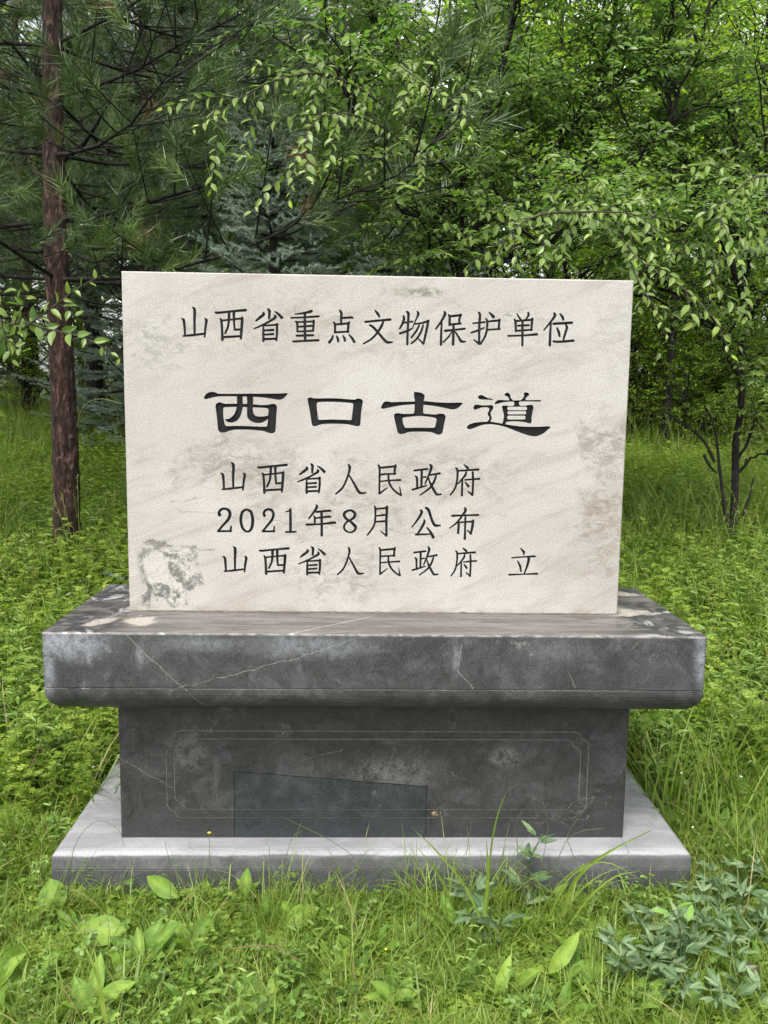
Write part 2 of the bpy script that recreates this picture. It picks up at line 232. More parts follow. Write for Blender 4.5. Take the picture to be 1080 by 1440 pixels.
BIG={
 '西L':'+ 234.5,646.9 236.3,653.2 242.5,660.8 252.6,665.2 262.6,665.8 271.4,663.2 280.2,660.6 343.0,661.5 418.6,662.7 458.9,663.8 480.4,665.1 479.2,660.5 472.9,652.9 465.4,647.3 454.0,645.1 441.4,646.9 418.6,650.3 393.4,652.5 368.2,653.1 317.9,653.6 280.2,652.6 262.6,649.8 247.5,645.8 238.8,643.9 ; + 268.9,628.5 273.2,633.6 281.5,635.5 290.3,632.6 302.8,631.3 330.5,632.2 378.4,630.9 403.7,629.2 423.8,630.0 433.9,632.9 444.0,632.3 448.6,627.4 449.7,619.8 447.5,589.4 445.5,556.5 442.2,548.8 433.4,545.6 421.9,548.0 409.2,552.2 394.0,553.8 368.7,555.4 330.8,555.5 318.1,554.0 305.5,550.1 292.9,546.3 281.5,547.2 274.7,555.5 273.2,574.4 270.2,604.7 268.1,619.7 ; - 290.8,615.0 292.8,619.6 300.3,621.4 330.5,622.6 378.5,621.8 413.8,620.8 422.7,618.2 424.5,611.9 422.9,589.1 421.3,571.4 418.0,565.7 404.1,565.0 368.6,566.3 330.7,566.6 303.0,565.5 296.6,567.7 293.6,577.2 290.8,594.9 ; + 331.7,658.3 346.8,658.6 348.6,641.0 348.7,623.4 345.7,608.2 340.2,593.0 330.7,581.5 318.1,576.3 305.5,576.9 297.4,581.8 295.9,585.3 308.0,588.0 320.5,597.8 328.1,613.0 331.0,628.2 331.7,643.3 ; + 362.6,658.8 378.3,659.0 378.5,616.3 381.1,602.4 388.7,596.2 403.9,595.2 419.0,597.1 426.6,600.5 427.9,593.0 421.6,587.8 414.1,581.4 401.5,576.2 386.3,576.0 371.1,582.1 362.2,592.1 360.9,608.4 361.5,633.7',
 '口':'+ 540.4,646.9 543.6,652.3 550.0,653.9 557.5,651.4 574.7,651.0 596.2,652.0 628.4,652.1 660.7,649.8 680.1,649.0 685.4,651.6 694.0,652.4 701.6,649.3 705.0,644.0 703.1,632.2 699.9,608.5 698.3,580.6 695.7,571.9 688.1,570.1 677.3,572.1 662.1,575.4 640.5,576.6 608.1,576.6 586.6,575.2 573.7,572.0 565.2,568.9 556.5,569.6 553.2,575.4 549.7,597.9 545.0,623.5 ; - 568.5,637.1 577.0,640.4 607.1,641.5 639.3,640.9 669.5,638.5 675.6,635.6 675.8,625.4 673.4,603.9 672.2,591.0 667.2,588.3 640.3,589.0 607.9,589.2 580.0,587.6 573.5,589.2 570.7,602.4 567.6,626.0',
 '古':'+ 759.2,628.0 763.3,636.9 770.8,644.7 784.8,644.3 791.3,642.9 819.3,644.6 859.0,645.9 888.4,647.6 921.8,644.8 962.9,643.6 1000.9,644.2 996.6,635.2 986.6,626.9 971.3,624.2 948.0,628.2 922.2,632.9 888.7,636.2 857.9,637.6 824.7,634.5 799.2,630.4 778.9,625.8 766.2,623.0 760.5,624.7 ; + 856.9,672.5 860.7,674.6 877.4,672.0 888.3,665.4 888.5,659.0 886.3,648.9 885.7,633.6 885.8,613.3 892.1,609.6 887.1,604.4 858.9,604.0 853.6,609.0 858.6,614.2 859.3,633.3 859.6,648.5 857.3,658.6 ; + 798.1,603.2 801.1,609.1 810.0,611.0 828.0,608.7 858.7,609.9 886.9,610.3 920.4,608.2 933.1,610.9 944.7,610.8 951.8,605.3 952.4,596.4 948.3,578.5 945.6,559.3 941.5,550.8 932.6,548.1 922.1,551.3 909.1,555.5 888.5,556.5 860.2,556.1 842.3,554.6 827.0,549.3 815.4,549.1 809.4,554.9 805.9,568.9 800.8,589.2 ; - 823.8,592.6 827.0,597.7 846.1,600.5 874.3,603.0 902.6,601.3 920.7,598.0 925.5,593.5 924.2,583.3 921.5,571.7 913.9,568.6 872.7,568.3 836.8,567.5 830.3,570.5 825.6,581.9',
 '道':'+ 1048.6,661.4 1051.7,666.5 1058.1,667.9 1067.2,664.7 1077.8,659.3 1092.0,656.5 1090.9,653.9 1077.9,654.7 1059.9,654.5 1050.8,656.9 ; + 1035.9,626.9 1036.2,633.3 1039.9,638.4 1047.6,639.3 1058.0,637.4 1073.4,637.6 1088.9,638.6 1094.7,635.4 1094.5,627.7 1088.4,617.4 1087.9,611.0 1091.6,602.2 1090.6,594.5 1087.0,588.8 1088.4,584.2 1078.1,584.1 1077.9,588.7 1082.9,594.4 1083.9,602.0 1079.2,609.6 1079.4,616.0 1083.0,623.7 1081.0,630.1 1073.7,631.8 1060.8,631.1 1048.1,626.3 1040.4,624.1 ; + 1017.8,573.0 1024.0,579.5 1039.3,585.3 1062.4,588.2 1088.2,589.1 1114.3,585.3 1140.3,581.1 1171.6,576.9 1197.7,575.4 1231.4,575.9 1268.3,577.1 1260.5,566.0 1245.4,554.2 1227.5,547.5 1209.3,548.6 1182.9,556.0 1156.5,565.9 1132.9,573.8 1109.3,579.4 1085.9,581.6 1062.8,578.7 1042.4,570.8 1027.1,565.7 1018.7,567.9 ; + 1127.6,670.2 1132.6,675.4 1140.3,675.0 1144.9,669.2 1146.0,661.6 1152.8,654.8 1150.3,652.2 1142.5,653.6 1140.9,660.2 1134.3,665.2 1128.5,667.7 ; + 1185.5,674.9 1189.2,678.0 1197.1,676.8 1201.9,671.8 1197.5,666.2 1191.8,661.0 1190.3,653.3 1177.4,653.1 1183.5,660.9 1186.4,667.3 ; + 1099.0,643.1 1102.6,649.5 1111.5,654.2 1129.6,653.7 1152.8,653.3 1173.5,654.1 1204.5,654.8 1235.6,655.5 1235.2,650.9 1209.9,651.1 1173.6,650.5 1147.8,649.6 1124.7,647.3 1109.3,643.2 1100.4,641.3 ; + 1154.2,652.8 1174.8,653.1 1171.7,646.7 1174.1,639.1 1178.2,635.3 1153.6,634.9 1157.3,640.1 1157.8,646.5 ; + 1121.3,634.0 1125.1,637.6 1135.4,637.2 1153.6,636.2 1174.2,637.3 1189.7,638.0 1201.3,640.7 1211.6,640.4 1215.7,635.3 1214.9,625.6 1211.8,607.7 1211.4,588.4 1203.7,585.8 1189.3,589.4 1171.0,591.2 1150.3,590.9 1136.1,588.7 1132.6,581.0 1122.3,579.5 1125.7,591.1 1127.6,606.5 1124.4,621.8 ; - 1191.1,635.0 1193.8,634.3 1195.7,632.5 1196.6,629.9 1196.0,627.4 1194.2,625.5 1191.6,624.8 1142.4,624.1 1139.8,624.7 1137.9,626.6 1137.1,629.1 1137.6,631.7 1139.5,633.5 1142.0,634.3 ; - 1189.7,621.7 1192.0,621.1 1193.8,619.4 1194.5,617.1 1194.0,614.8 1192.4,613.1 1190.1,612.5 1142.9,611.8 1140.6,612.4 1138.8,614.1 1138.1,616.3 1138.6,618.7 1140.3,620.4 1142.6,621.0 ; - 1187.1,608.3 1190.0,607.6 1192.2,605.6 1193.1,602.8 1192.4,600.0 1190.5,597.9 1187.6,597.1 1143.6,596.5 1140.7,597.2 1138.5,599.2 1137.7,602.0 1138.3,604.8 1140.3,606.9 1143.1,607.7',
}
PLACES=[('山', 1, 172.4, 825.8, 1.0, 1.0), ('西', 1, 271.6, 818.1, 1.0, 1.0), ('省', 1, 383.3, 816.4, 1.0, 1.0), ('重', 1, 492.0, 816.0, 1.0, 1.0), ('点', 1, 604.0, 815.2, 1.0, 1.0), ('文', 1, 705.0, 813.1, 1.0, 1.0), ('物', 1, 811.3, 813.4, 1.0, 1.0), ('保', 1, 918.0, 814.2, 1.0, 1.0), ('护', 1, 1023.4, 817.2, 1.0, 1.0), ('单', 1, 1133.2, 815.5, 1.0, 1.0), ('位', 1, 1238.9, 817.8, 1.0, 1.0), ('山', 3, 281.7, 375.0, 0.99, 0.973), ('西', 3, 392.9, 367.4, 0.975, 0.982), ('省', 3, 511.8, 368.0, 0.978, 0.955), ('人', 3, 626.4, 366.2, 1.0, 1.0), ('民', 3, 754.4, 364.6, 1.0, 1.0), ('政', 3, 857.4, 365.8, 1.0, 1.0), ('府', 3, 972.7, 366.1, 1.0, 1.0), ('2', 4, 270.9, 248.7, 1.0, 1.0), ('0', 4, 340.1, 248.1, 1.0, 1.0), ('2', 4, 405.8, 249.5, 0.885, 0.98), ('1', 4, 474.9, 248.3, 1.0, 1.0), ('年', 4, 538.3, 238.7, 1.0, 1.0), ('8', 4, 651.8, 249.1, 1.0, 1.0), ('月', 4, 723.1, 239.5, 1.0, 1.0), ('公', 4, 857.6, 236.6, 1.0, 1.0), ('布', 4, 973.1, 233.3, 1.0, 1.0), ('山', 5, 285.1, 124.8, 0.984, 0.917), ('西', 5, 397.0, 119.2, 0.995, 0.92), ('省', 5, 514.7, 118.2, 0.966, 0.931), ('人', 5, 633.1, 118.7, 0.875, 0.949), ('民', 5, 760.0, 117.3, 0.929, 0.951), ('政', 5, 861.8, 119.3, 0.899, 0.942), ('府', 5, 980.7, 116.5, 0.873, 0.949), ('立', 5, 1159.4, 122.7, 1.0, 1.0)]
# ================================================================ THE MONUMENT
MX0, SZ0, SH = -0.754, 0.765, 1.009           # stele: left edge, foot, height
def mat_marble():
    k = NM('pale_marble'); co = k.coord(); xz = k.xyz(co)
    big = k.noise(co, 2.2, 6, 0.6, 0.6); mid = k.noise(k.map(co, (1, 1, 2.2), rot=(0, 0.35, 0)), 7, 8, 0.72, 1.0)
    wisp = k.noise(k.map(k.map(co, rot=(0, 0.38, 0)), (0.7, 1, 3.4)), 3.0, 9, 0.75, 1.2)
    grain = k.noise(co, 230, 4, 0.8); speck = k.voronoi(co, 200)
    col = k.mix(k.ramp(big, 0.35, 0.7), (0.312, 0.299, 0.279), (0.270, 0.251, 0.228))
    col = k.mix(k.math('MULTIPLY', k.ramp(wisp, 0.45, 0.68), 0.6), col, (0.205, 0.18, 0.157))
    col = k.mix(k.math('MULTIPLY', k.ramp(mid, 0.6, 0.8), 0.5), col, (0.175, 0.146, 0.12))
    wob = k.math('MULTIPLY', k.math('SUBTRACT', k.noise(co, 8, 8, 0.75, 0.8), 0.5), 3.0)
    def stain(cx, cz, rx, rz, c, amt, thr=(0.38, 0.58), col=None, sc=22):
        m = blob(k, xz, cx, cz, rx, rz, wob)
        d = k.ramp(k.noise(k.map(co, (1, 1, 1.8)), sc, 7, 0.75, 0.8), *thr)
        return k.mix(k.math('MULTIPLY', k.math('MULTIPLY', m, d), amt), col, c)
    br = (0.095, 0.073, 0.053)
    col = stain(-0.40, 0.445, 0.30, 0.12, br, 0.5, col=col)
    col = stain(0.16, 0.42, 0.40, 0.13, br, 0.35, (0.42, 0.62), col=col)
    col = stain(-0.10, 0.30, 0.45, 0.08, br, 0.35, (0.42, 0.62), col=col)
    col = stain(-0.12, 0.13, 0.22, 0.16, br, 0.45, (0.42, 0.62), col=col)
    col = stain(0.69, 0.50, 0.13, 0.20, (0.14, 0.12, 0.10), 0.65, (0.38, 0.58), col=col)
    col = stain(0.68, 0.28, 0.13, 0.2, br, 0.45, (0.42, 0.60), col=col)
    col = stain(0.30, 0.80, 0.4, 0.2, (0.19, 0.18, 0.16), 0.35, (0.44, 0.62), col=col)
    col = stain(-0.3, 0.86, 0.5, 0.16, (0.20, 0.18, 0.155), 0.5, (0.44, 0.60), col=col)
    col = stain(0.72, 0.85, 0.12, 0.2, (0.19, 0.18, 0.16), 0.4, (0.40, 0.60), col=col)
    col = stain(0.10, 0.965, 0.10, 0.022, (0.12, 0.13, 0.09), 1.0, (0.40, 0.55), col=col, sc=40)
    col = stain(0.42, 0.90, 0.13, 0.03, (0.12, 0.13, 0.09), 0.8, (0.50, 0.62), col=col, sc=40)
    col = stain(-0.66, 0.80, 0.10, 0.10, (0.17, 0.18, 0.155), 0.7, (0.45, 0.6), col=col)
    # the grey-green scar in the lower left corner
    sx, sz = -0.635, 0.125
    xv = k.xyz(k.warp(co, 7, 0.16, 8)); dx = k.math('DIVIDE', k.math('SUBTRACT', xv[0], sx), 0.085); dz = k.math('DIVIDE', k.math('SUBTRACT', xv[2], sz), 0.09)
    r = k.math('ADD', k.math('SQRT', k.math('ADD', k.math('MULTIPLY', dx, dx), k.math('MULTIPLY', dz, dz))), k.math('MULTIPLY', k.math('SUBTRACT', k.noise(co, 14, 6, 0.7), 0.5), 1.5))
    col = k.mix(k.ramp(r, 0.75, 1.1, 0.9, 0.0), col, (0.33, 0.315, 0.285))
    ring = k.math('MULTIPLY', k.ramp(r, 0.80, 0.90), k.ramp(r, 0.93, 1.08, 1.0, 0.0))
    ring = k.math('MULTIPLY', ring, k.ramp(k.noise(co, 26, 7, 0.8, 0.8), 0.42, 0.54))
    col = k.mix(k.math('MULTIPLY', ring, 0.8), col, (0.085, 0.092, 0.078))
    rid = k.math('ABSOLUTE', k.math('SUBTRACT', k.noise(k.map(co, (1, 1, 1.6), (3, 2, 5)), 10, 7, 0.72, 1.8), 0.5))
    inside = k.ramp(r, 0.8, 1.25, 1.0, 0.0)
    col = k.mix(k.math('MULTIPLY', k.math('MULTIPLY', k.ramp(rid, 0.0, 0.035, 1.0, 0.0), inside), 0.35), col, (0.10, 0.105, 0.092))
    xw = k.xyz(k.warp(co, 9, 0.22, 8))
    for cx, cz, rx, rz in ((-0.60, 0.155, 0.05, 0.022), (-0.585, 0.105, 0.035, 0.03), (-0.66, 0.20, 0.06, 0.018), (-0.70, 0.05, 0.02, 0.05), (-0.64, 0.055, 0.05, 0.014)):
        m = k.math('MULTIPLY', blob(k, xw, cx, cz, rx, rz, k.math('MULTIPLY', wob, 0.6), 0.5), k.ramp(k.noise(co, 55, 6, 0.8), 0.38, 0.50)); col = k.mix(k.math('MULTIPLY', m, 0.85), col, (0.062, 0.07, 0.06))
    wb = k.math('MULTIPLY', k.math('SUBTRACT', k.noise(co, 16, 5), 0.5), 0.03)
    ln = k.math('MAXIMUM', seg(k, xz, (-0.63, 0.205), (-0.49, 0.19), 0.003, wb), k.math('MAXIMUM', seg(k, xz, (-0.69, 0.21), (-0.63, 0.205), 0.006, wb), seg(k, xz, (-0.62, 0.335), (-0.54, 0.345), 0.0016, wb)))
    ln = k.math('MAXIMUM', ln, k.math('MAXIMUM', seg(k, xz, (0.655, 0.565), (0.74, 0.535), 0.0022, wb), seg(k, xz, (0.64, 0.33), (0.74, 0.345), 0.0016, wb)))
    ln = k.math('MAXIMUM', ln, seg(k, xz, (-0.60, 0.31), (0.20, 0.24), 0.0012, k.math('MULTIPLY', wb, 2.0)))
    col = k.mix(k.math('MULTIPLY', ln, 0.75), col, (0.13, 0.12, 0.09))
    # dark foot and grime close to the base and pale worn edges
    foot = k.math('MULTIPLY', k.ramp(xz[2], 0.0, 0.03, 1.0, 0.0), k.ramp(k.noise(co, 9, 5), 0.42, 0.62))
    col = k.mix(k.math('MULTIPLY', foot, 0.55), col, (0.17, 0.14, 0.10))
    col = k.mix(0.36, col, k.mix(k.ramp(grain, 0.34, 0.66), (0.10, 0.10, 0.10), (0.95, 0.94, 0.9)), 'SOFT_LIGHT')
    col = k.mix(k.math('MULTIPLY', k.ramp(k.noise(co, 400, 3, 0.8), 0.60, 0.70), 0.22), col, (0.14, 0.125, 0.105))
    h = k.math('ADD', k.math('MULTIPLY', grain, 0.6), k.math('MULTIPLY', speck, 0.5))
    return k.done(k.pbsdf(col, k.ramp(grain, 0.3, 0.7, 0.5, 0.75), 0.3, k.bump(h, 0.25, 0.0010)))
def mat_blue(name, base, light, kind):
    k = NM(name); co = k.coord(); xz = k.xyz(co); geo = k.n('NewGeometry')
    nz = k.xyz(geo.outputs['Normal'])[2]
    big = k.noise(co, 2.6, 7, 0.62, 0.8); mid = k.noise(co, 9, 8, 0.7, 1.1); grain = k.noise(co, 230, 4, 0.8); fine = k.noise(co, 60, 6, 0.75)
    col = k.mix(k.ramp(big, 0.36, 0.66), base, tuple(c*1.55 for c in base))
    col = k.mix(k.math('MULTIPLY', k.ramp(mid, 0.46, 0.68), 0.75), col, light)
    col = k.mix(k.math('MULTIPLY', k.ramp(k.noise(k.map(co, (1, 1, 1), (2, 8, 3)), 5, 9, 0.75, 1.0), 0.50, 0.60), 0.55), col, tuple(c*0.6 for c in base))
    # dark wet tide marks
    e = k.math('ABSOLUTE', k.math('SUBTRACT', k.noise(co, 4.3, 7, 0.62, 1.6), 0.5))
    col = k.mix(k.ramp(e, 0.0, 0.012, 0.6, 0.0), col, tuple(c*0.35 for c in base))
    # pale calcite veins
    e2 = k.math('ABSOLUTE', k.math('SUBTRACT', k.noise(k.map(co, (1, 1, 0.8), (3, 1, 2)), 2.2, 7, 0.68, 0.7), 0.5))
    v = k.math('MULTIPLY', k.ramp(e2, 0.0, 0.006, 1.0, 0.0), k.ramp(k.noise(co, 2.3, 3), 0.54, 0.66))
    col = k.mix(k.math('MULTIPLY', k.math('MULTIPLY', v, k.ramp(fine, 0.4, 0.6)), 0.4), col, (0.24, 0.235, 0.225))
    # chalky patches
    ch = k.math('MULTIPLY', k.ramp(k.noise(k.map(co, (1, 1, 1), (5, 2, 7)), 6.0, 9, 0.8, 0.5), 0.60, 0.70), k.ramp(fine, 0.42, 0.62))
    col = k.mix(k.math('MULTIPLY', ch, 0.5), col, (0.33, 0.32, 0.30))
    rough = k.ramp(mid, 0.3, 0.7, 0.33, 0.6)
    wob = k.math('MULTIPLY', k.math('SUBTRACT', mid, 0.5), 1.6)
    if kind == 'slab':
        # object space: z up from the ground, x from the middle
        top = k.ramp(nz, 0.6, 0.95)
        for (a, b) in (((-0.70, 0.76), (-0.47, 0.535)), ((-0.58, 0.60), (-0.24, 0.69)), ((-0.24, 0.69), (-0.02, 0.765)), ((0.235, 0.74), (0.225, 0.66)), ((0.225, 0.66), (0.27, 0.607)), ((0.54, 0.655), (0.56, 0.61))):
            col = k.mix(k.math('MULTIPLY', seg(k, xz, a, b, 0.0010, k.math('MULTIPLY', wob, 0.022)), 0.32), col, (0.38, 0.37, 0.35))
        for cx, cz, rx, rz, a in ((-0.86, 0.735, 0.17, 0.07, .85), (-0.5, 0.735, 0.16, 0.035, .5), (-0.19, 0.73, 0.26, 0.045, .5), (0.5, 0.72, 0.16, 0.05, .25), (-0.66, 0.70, 0.02, 0.05, .6), (0.915, 0.70, 0.03, 0.12, .7), (0.22, 0.70, 0.02, 0.07, .5), (-0.915, 0.67, 0.03, 0.14, .7)):
            m = k.math('MULTIPLY', blob(k, xz, cx, cz, rx, rz, k.math('MULTIPLY', wob, 1.3), 0.0), k.ramp(fine, 0.35, 0.6, 0.35, 1.0)); col = k.mix(k.math('MULTIPLY', m, a), col, (0.21, 0.22, 0.24))
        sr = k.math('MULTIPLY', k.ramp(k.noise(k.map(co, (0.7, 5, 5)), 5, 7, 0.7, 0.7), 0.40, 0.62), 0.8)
        tc = k.mix(sr, (0.055, 0.051, 0.048), (0.13, 0.116, 0.105))  # brown reflection of trees and tablet painted into the wet top's colour
        # black and chalky mottling at both ends of the top
        ends = k.ramp(k.math('ABSOLUTE', xz[0]), 0.70, 0.80)
        mot = k.ramp(k.noise(co, 11, 7, 0.75, 1.2), 0.42, 0.58); mot2 = k.ramp(k.noise(k.map(co, (1, 1, 1), (9, 4, 1)), 9, 6, 0.7, 0.6), 0.53, 0.62)
        tc = k.mix(k.math('MULTIPLY', ends, mot), tc, (0.025, 0.026, 0.028)); tc = k.mix(k.math('MULTIPLY', ends, k.math('MULTIPLY', mot2, .8)), tc, (0.30, 0.30, 0.295))
        y = xz[1]; cw = k.xyz(k.warp(co, 12, 0.13, 8))
        def tb(cx, cy, rx, ry):
            dx = k.math('DIVIDE', k.math('SUBTRACT', cw[0], cx), rx); dy = k.math('DIVIDE', k.math('SUBTRACT', cw[1], cy), ry)
            r = k.math('SQRT', k.math('ADD', k.math('MULTIPLY', dx, dx), k.math('MULTIPLY', dy, dy)))
            return k.ramp(k.math('ADD', k.math('ADD', r, k.math('MULTIPLY', wob, 1.2)), k.math('MULTIPLY', k.math('SUBTRACT', fine, 0.5), 1.4)), 0.6, 0.95, 1.0, 0.0)
        crust = k.math('MAXIMUM', tb(-0.69, -0.11, 0.055, 0.07), k.math('MAXIMUM', tb(-0.80, -0.13, 0.05, 0.05), k.math('MAXIMUM', tb(0.79, 0.02, 0.06, 0.07), tb(0.85, 0.30, 0.05, 0.05))))
        tc = k.mix(k.math('MULTIPLY', crust, k.ramp(fine, 0.35, 0.5, 0.5, 1.0)), tc, (0.27, 0.245, 0.21))
        tb2 = seg(k, (xz[0], None, y), (-0.24, -0.24), (-0.02, -0.05), 0.002)
        tc = k.mix(k.math('MULTIPLY', tb2, .7), tc, (0.42, 0.40, 0.36))
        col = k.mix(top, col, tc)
        edge = k.math('MULTIPLY', k.ramp(xz[2], 0.755, 0.763), k.ramp(k.noise(co, 30, 5), 0.35, 0.6, 0.3, 0.9))
        col = k.mix(k.math('MULTIPLY', edge, k.ramp(nz, 0.6, 0.95, 0.6, 0.0)), col, (0.34, 0.32, 0.30))
        rough = k.mix(top, rough, k.ramp(mid, 0.3, 0.7, 0.28, 0.5))
    if kind == 'plinth':
        wz = k.math('ADD', xz[2], k.math('MULTIPLY', k.math('SUBTRACT', k.noise(co, 5, 7, 0.7), 0.5), 0.022))
        dry = k.ramp(wz, 0.064, 0.070)  # pale top has sky reflection painted in; darker below is wet, rough stone
        pc = k.mix(k.ramp(k.noise(k.map(co, (0.6, 2.5, 2.5)), 4, 8, 0.7, 0.8), 0.38, 0.66), (0.150, 0.150, 0.160), (0.225, 0.223, 0.228))
        pc = k.mix(k.math('MULTIPLY', k.ramp(fine, 0.55, 0.75), 0.4), pc, (0.17, 0.17, 0.17))
        lo = k.mix(k.ramp(mid, 0.4, 0.7), (0.052, 0.053, 0.055), (0.095, 0.096, 0.098))
        low2 = k.ramp(xz[2], 0.019, 0.024)
        lo = k.mix(low2, (0.034, 0.036, 0.038), lo)
        col = k.mix(dry, lo, pc); rough = k.mix(dry, 0.8, 0.58)
        e = k.ramp(e, 0, 0.008, 0.5, 0.0); col = k.mix(e, col, (0.12, 0.12, 0.12))
        col = k.mix(k.math('MULTIPLY', seg(k, xz, (0.765, 0.0), (0.765, 0.12), 0.0018), 0.9), col, (0.05, 0.05, 0.05))
    if kind in ('pedestal', 'patch'):
        if kind == 'pedestal':
            for (a, b) in (((-0.77, 0.335), (-0.61, 0.235)), ((0.06, 0.375), (0.03, 0.27)), ((-0.22, 0.33), (-0.10, 0.36))):
                col = k.mix(k.math('MULTIPLY', seg(k, xz, a, b, 0.0010, k.math('MULTIPLY', wob, 0.022)), 0.25), col, (0.34, 0.33, 0.31))
            for cx, cz, rx, rz, c, a in ((0.36, 0.30, 0.028, 0.010, (0.012, 0.012, 0.014), 1.0), (0.19, 0.157, 0.018, 0.01, (0.30, 0.22, 0.13), .9), (0.40, 0.34, 0.07, 0.05, (0.16, 0.155, 0.15), .6), (0.06, 0.28, 0.20, 0.09, (0.12, 0.118, 0.112), .5), (-0.57, 0.36, 0.10, 0.08, (0.12, 0.118, 0.112), .5), (-0.28, 0.42, 0.03, 0.03, (0.2, 0.19, 0.18), .6)):
                col = k.mix(k.math('MULTIPLY', k.math('MULTIPLY', blob(k, xz, cx, cz, rx, rz, k.math('MULTIPLY', wob, 1.3), 0.2), k.ramp(k.noise(co, 40, 7, 0.8), 0.40, 0.58)), a), col, c)
        grv = k.ramp(xz[1], -0.0868+0.0009, -0.0868+0.0019)       # chalk caught in the engraved lines
        col = k.mix(k.math('MULTIPLY', grv, k.ramp(fine, 0.35, 0.6, 0.45, 0.95)), col, (0.125, 0.122, 0.115))
        foot = k.ramp(xz[2], 0.10, 0.17, 1.0, 0.0); col = k.mix(k.math('MULTIPLY', foot, k.ramp(mid, 0.4, 0.6)), col, tuple(c*0.75 for c in base))
    col = k.mix(0.45 if kind != 'plinth' else 0.2, col, k.mix(k.ramp(grain, 0.33, 0.67), (0.05, 0.05, 0.05), (0.95, 0.95, 0.95)), 'SOFT_LIGHT')
    col = k.mix(k.math('MULTIPLY', k.ramp(k.noise(co, 700, 2), 0.60, 0.70), 0.22), col, (0.45, 0.45, 0.44))
    h = k.math('ADD', k.math('ADD', k.math('MULTIPLY', grain, 0.5), k.math('MULTIPLY', fine, 0.8)), k.math('MULTIPLY', mid, 1.5))
    return k.done(k.pbsdf(col, rough, 0.5, k.bump(h, 0.35, 0.0025)))
M_MARBLE = mat_marble()
M_SLAB = mat_blue('wet_bluestone', (0.023, 0.023, 0.0235), (0.060, 0.060, 0.061), 'slab')
M_PED = mat_blue('dark_bluestone', (0.017, 0.017, 0.0175), (0.043, 0.043, 0.0435), 'pedestal')
M_PATCH = mat_blue('blue_infill_stone', (0.012, 0.0155, 0.018), (0.024, 0.029, 0.033), 'patch')
M_PLINTH = mat_blue('pale_bluestone', (0.11, 0.11, 0.115), (0.2, 0.2, 0.2), 'plinth')
def mat_paint():
    k = NM('black_sign_paint'); co = k.coord(); n = k.noise(co, 140, 5, 0.7)
    col = k.mix(k.ramp(n, 0.45, 0.75), (0.004, 0.004, 0.005), (0.014, 0.013, 0.013))
    col = k.mix(k.ramp(k.noise(co, 70, 6, 0.8), 0.60, 0.68, 0.0, 0.7), col, (0.10, 0.095, 0.088))
    return k.done(k.pbsdf(col, k.ramp(n, 0.3, 0.7, 0.5, 0.7), 0.2, k.bump(n, 0.3, 0.001)))
M_PAINT = mat_paint()

def pip(P, loops):
    """even-odd test of points P (n,2) against closed loops"""
    ins = np.zeros(len(P), bool)
    for L in loops:
        a = L; b = np.roll(L, -1, 0)
        for i in range(len(a)):
            (x0, y0), (x1, y1) = a[i], b[i]
            if y0 == y1: continue
            c = ((y0 > P[:, 1]) != (y1 > P[:, 1])) & (P[:, 0] < (x1-x0)*(P[:, 1]-y0)/(y1-y0)+x0)
            ins ^= c
    return ins
def rdp(P, tol):
    if len(P) < 3: return P
    keep = np.zeros(len(P), bool); keep[0] = keep[-1] = True; st = [(0, len(P)-1)]
    while st:
        a, b = st.pop()
        if b-a < 2: continue
        d = P[b]-P[a]; L = np.hypot(*d)
        q = P[a+1:b]-P[a]
        e = np.abs(q[:, 0]*d[1]-q[:, 1]*d[0])/L if L > 1e-9 else np.hypot(q[:, 0], q[:, 1])
        i = int(e.argmax())
        if e[i] > tol: keep[a+1+i] = True; st += [(a, a+1+i), (a+1+i, b)]
    return P[keep]
def contours(F, x0, y0, h, tol):
    """zero contours of field F[iy, ix] (negative inside) as closed loops"""
    ny, nx = F.shape; F = np.where(F == 0, 1e-6, F); ins = F < 0; nxt = {}
    act = np.argwhere((ins[:-1, :-1].astype(int)+ins[1:, :-1]+ins[:-1, 1:]+ins[1:, 1:]) % 4 != 0)
    pt = {}
    def E(kind, i, j):
        key = (kind, i, j)
        if key not in pt:
            if kind == 0: a, b = F[i, j], F[i, j+1]; t = a/(a-b); pt[key] = (x0+(j+t)*h, y0+i*h)
            else: a, b = F[i, j], F[i+1, j]; t = a/(a-b); pt[key] = (x0+j*h, y0+(i+t)*h)
        return key
    for i, j in act:
        c = (ins[i, j], ins[i, j+1], ins[i+1, j+1], ins[i+1, j])
        e = [E(0, i, j) if c[0] != c[1] else None, E(1, i, j+1) if c[1] != c[2] else None, E(0, i+1, j) if c[2] != c[3] else None, E(1, i, j) if c[3] != c[0] else None]
        # walk ccw round the cell: leave where inside turns to outside
        outs = [e[q] for q in range(4) if c[q] and not c[(q+1) % 4]]; insd = [e[q] for q in range(4) if not c[q] and c[(q+1) % 4]]
        if len(outs) == 1: nxt[insd[0]] = outs[0]
        else:
            for q in range(4):
                if not c[q] and c[(q+1) % 4]: nxt[e[q]] = e[(q+1) % 4]
    loops = []
    while nxt:
        k0, k = next(iter(nxt.items())); del nxt[k0]; L = [pt[k0]]
        while k != k0 and k in nxt: L.append(pt[k]); k = nxt.pop(k)
        if len(L) > 6:
            P = np.array(L); m = len(P)//2
            P = np.vstack([rdp(P[:m+1], tol)[:-1], rdp(np.vstack([P[m:], P[:1]]), tol)[:-1]]); loops.append(P)
    return loops
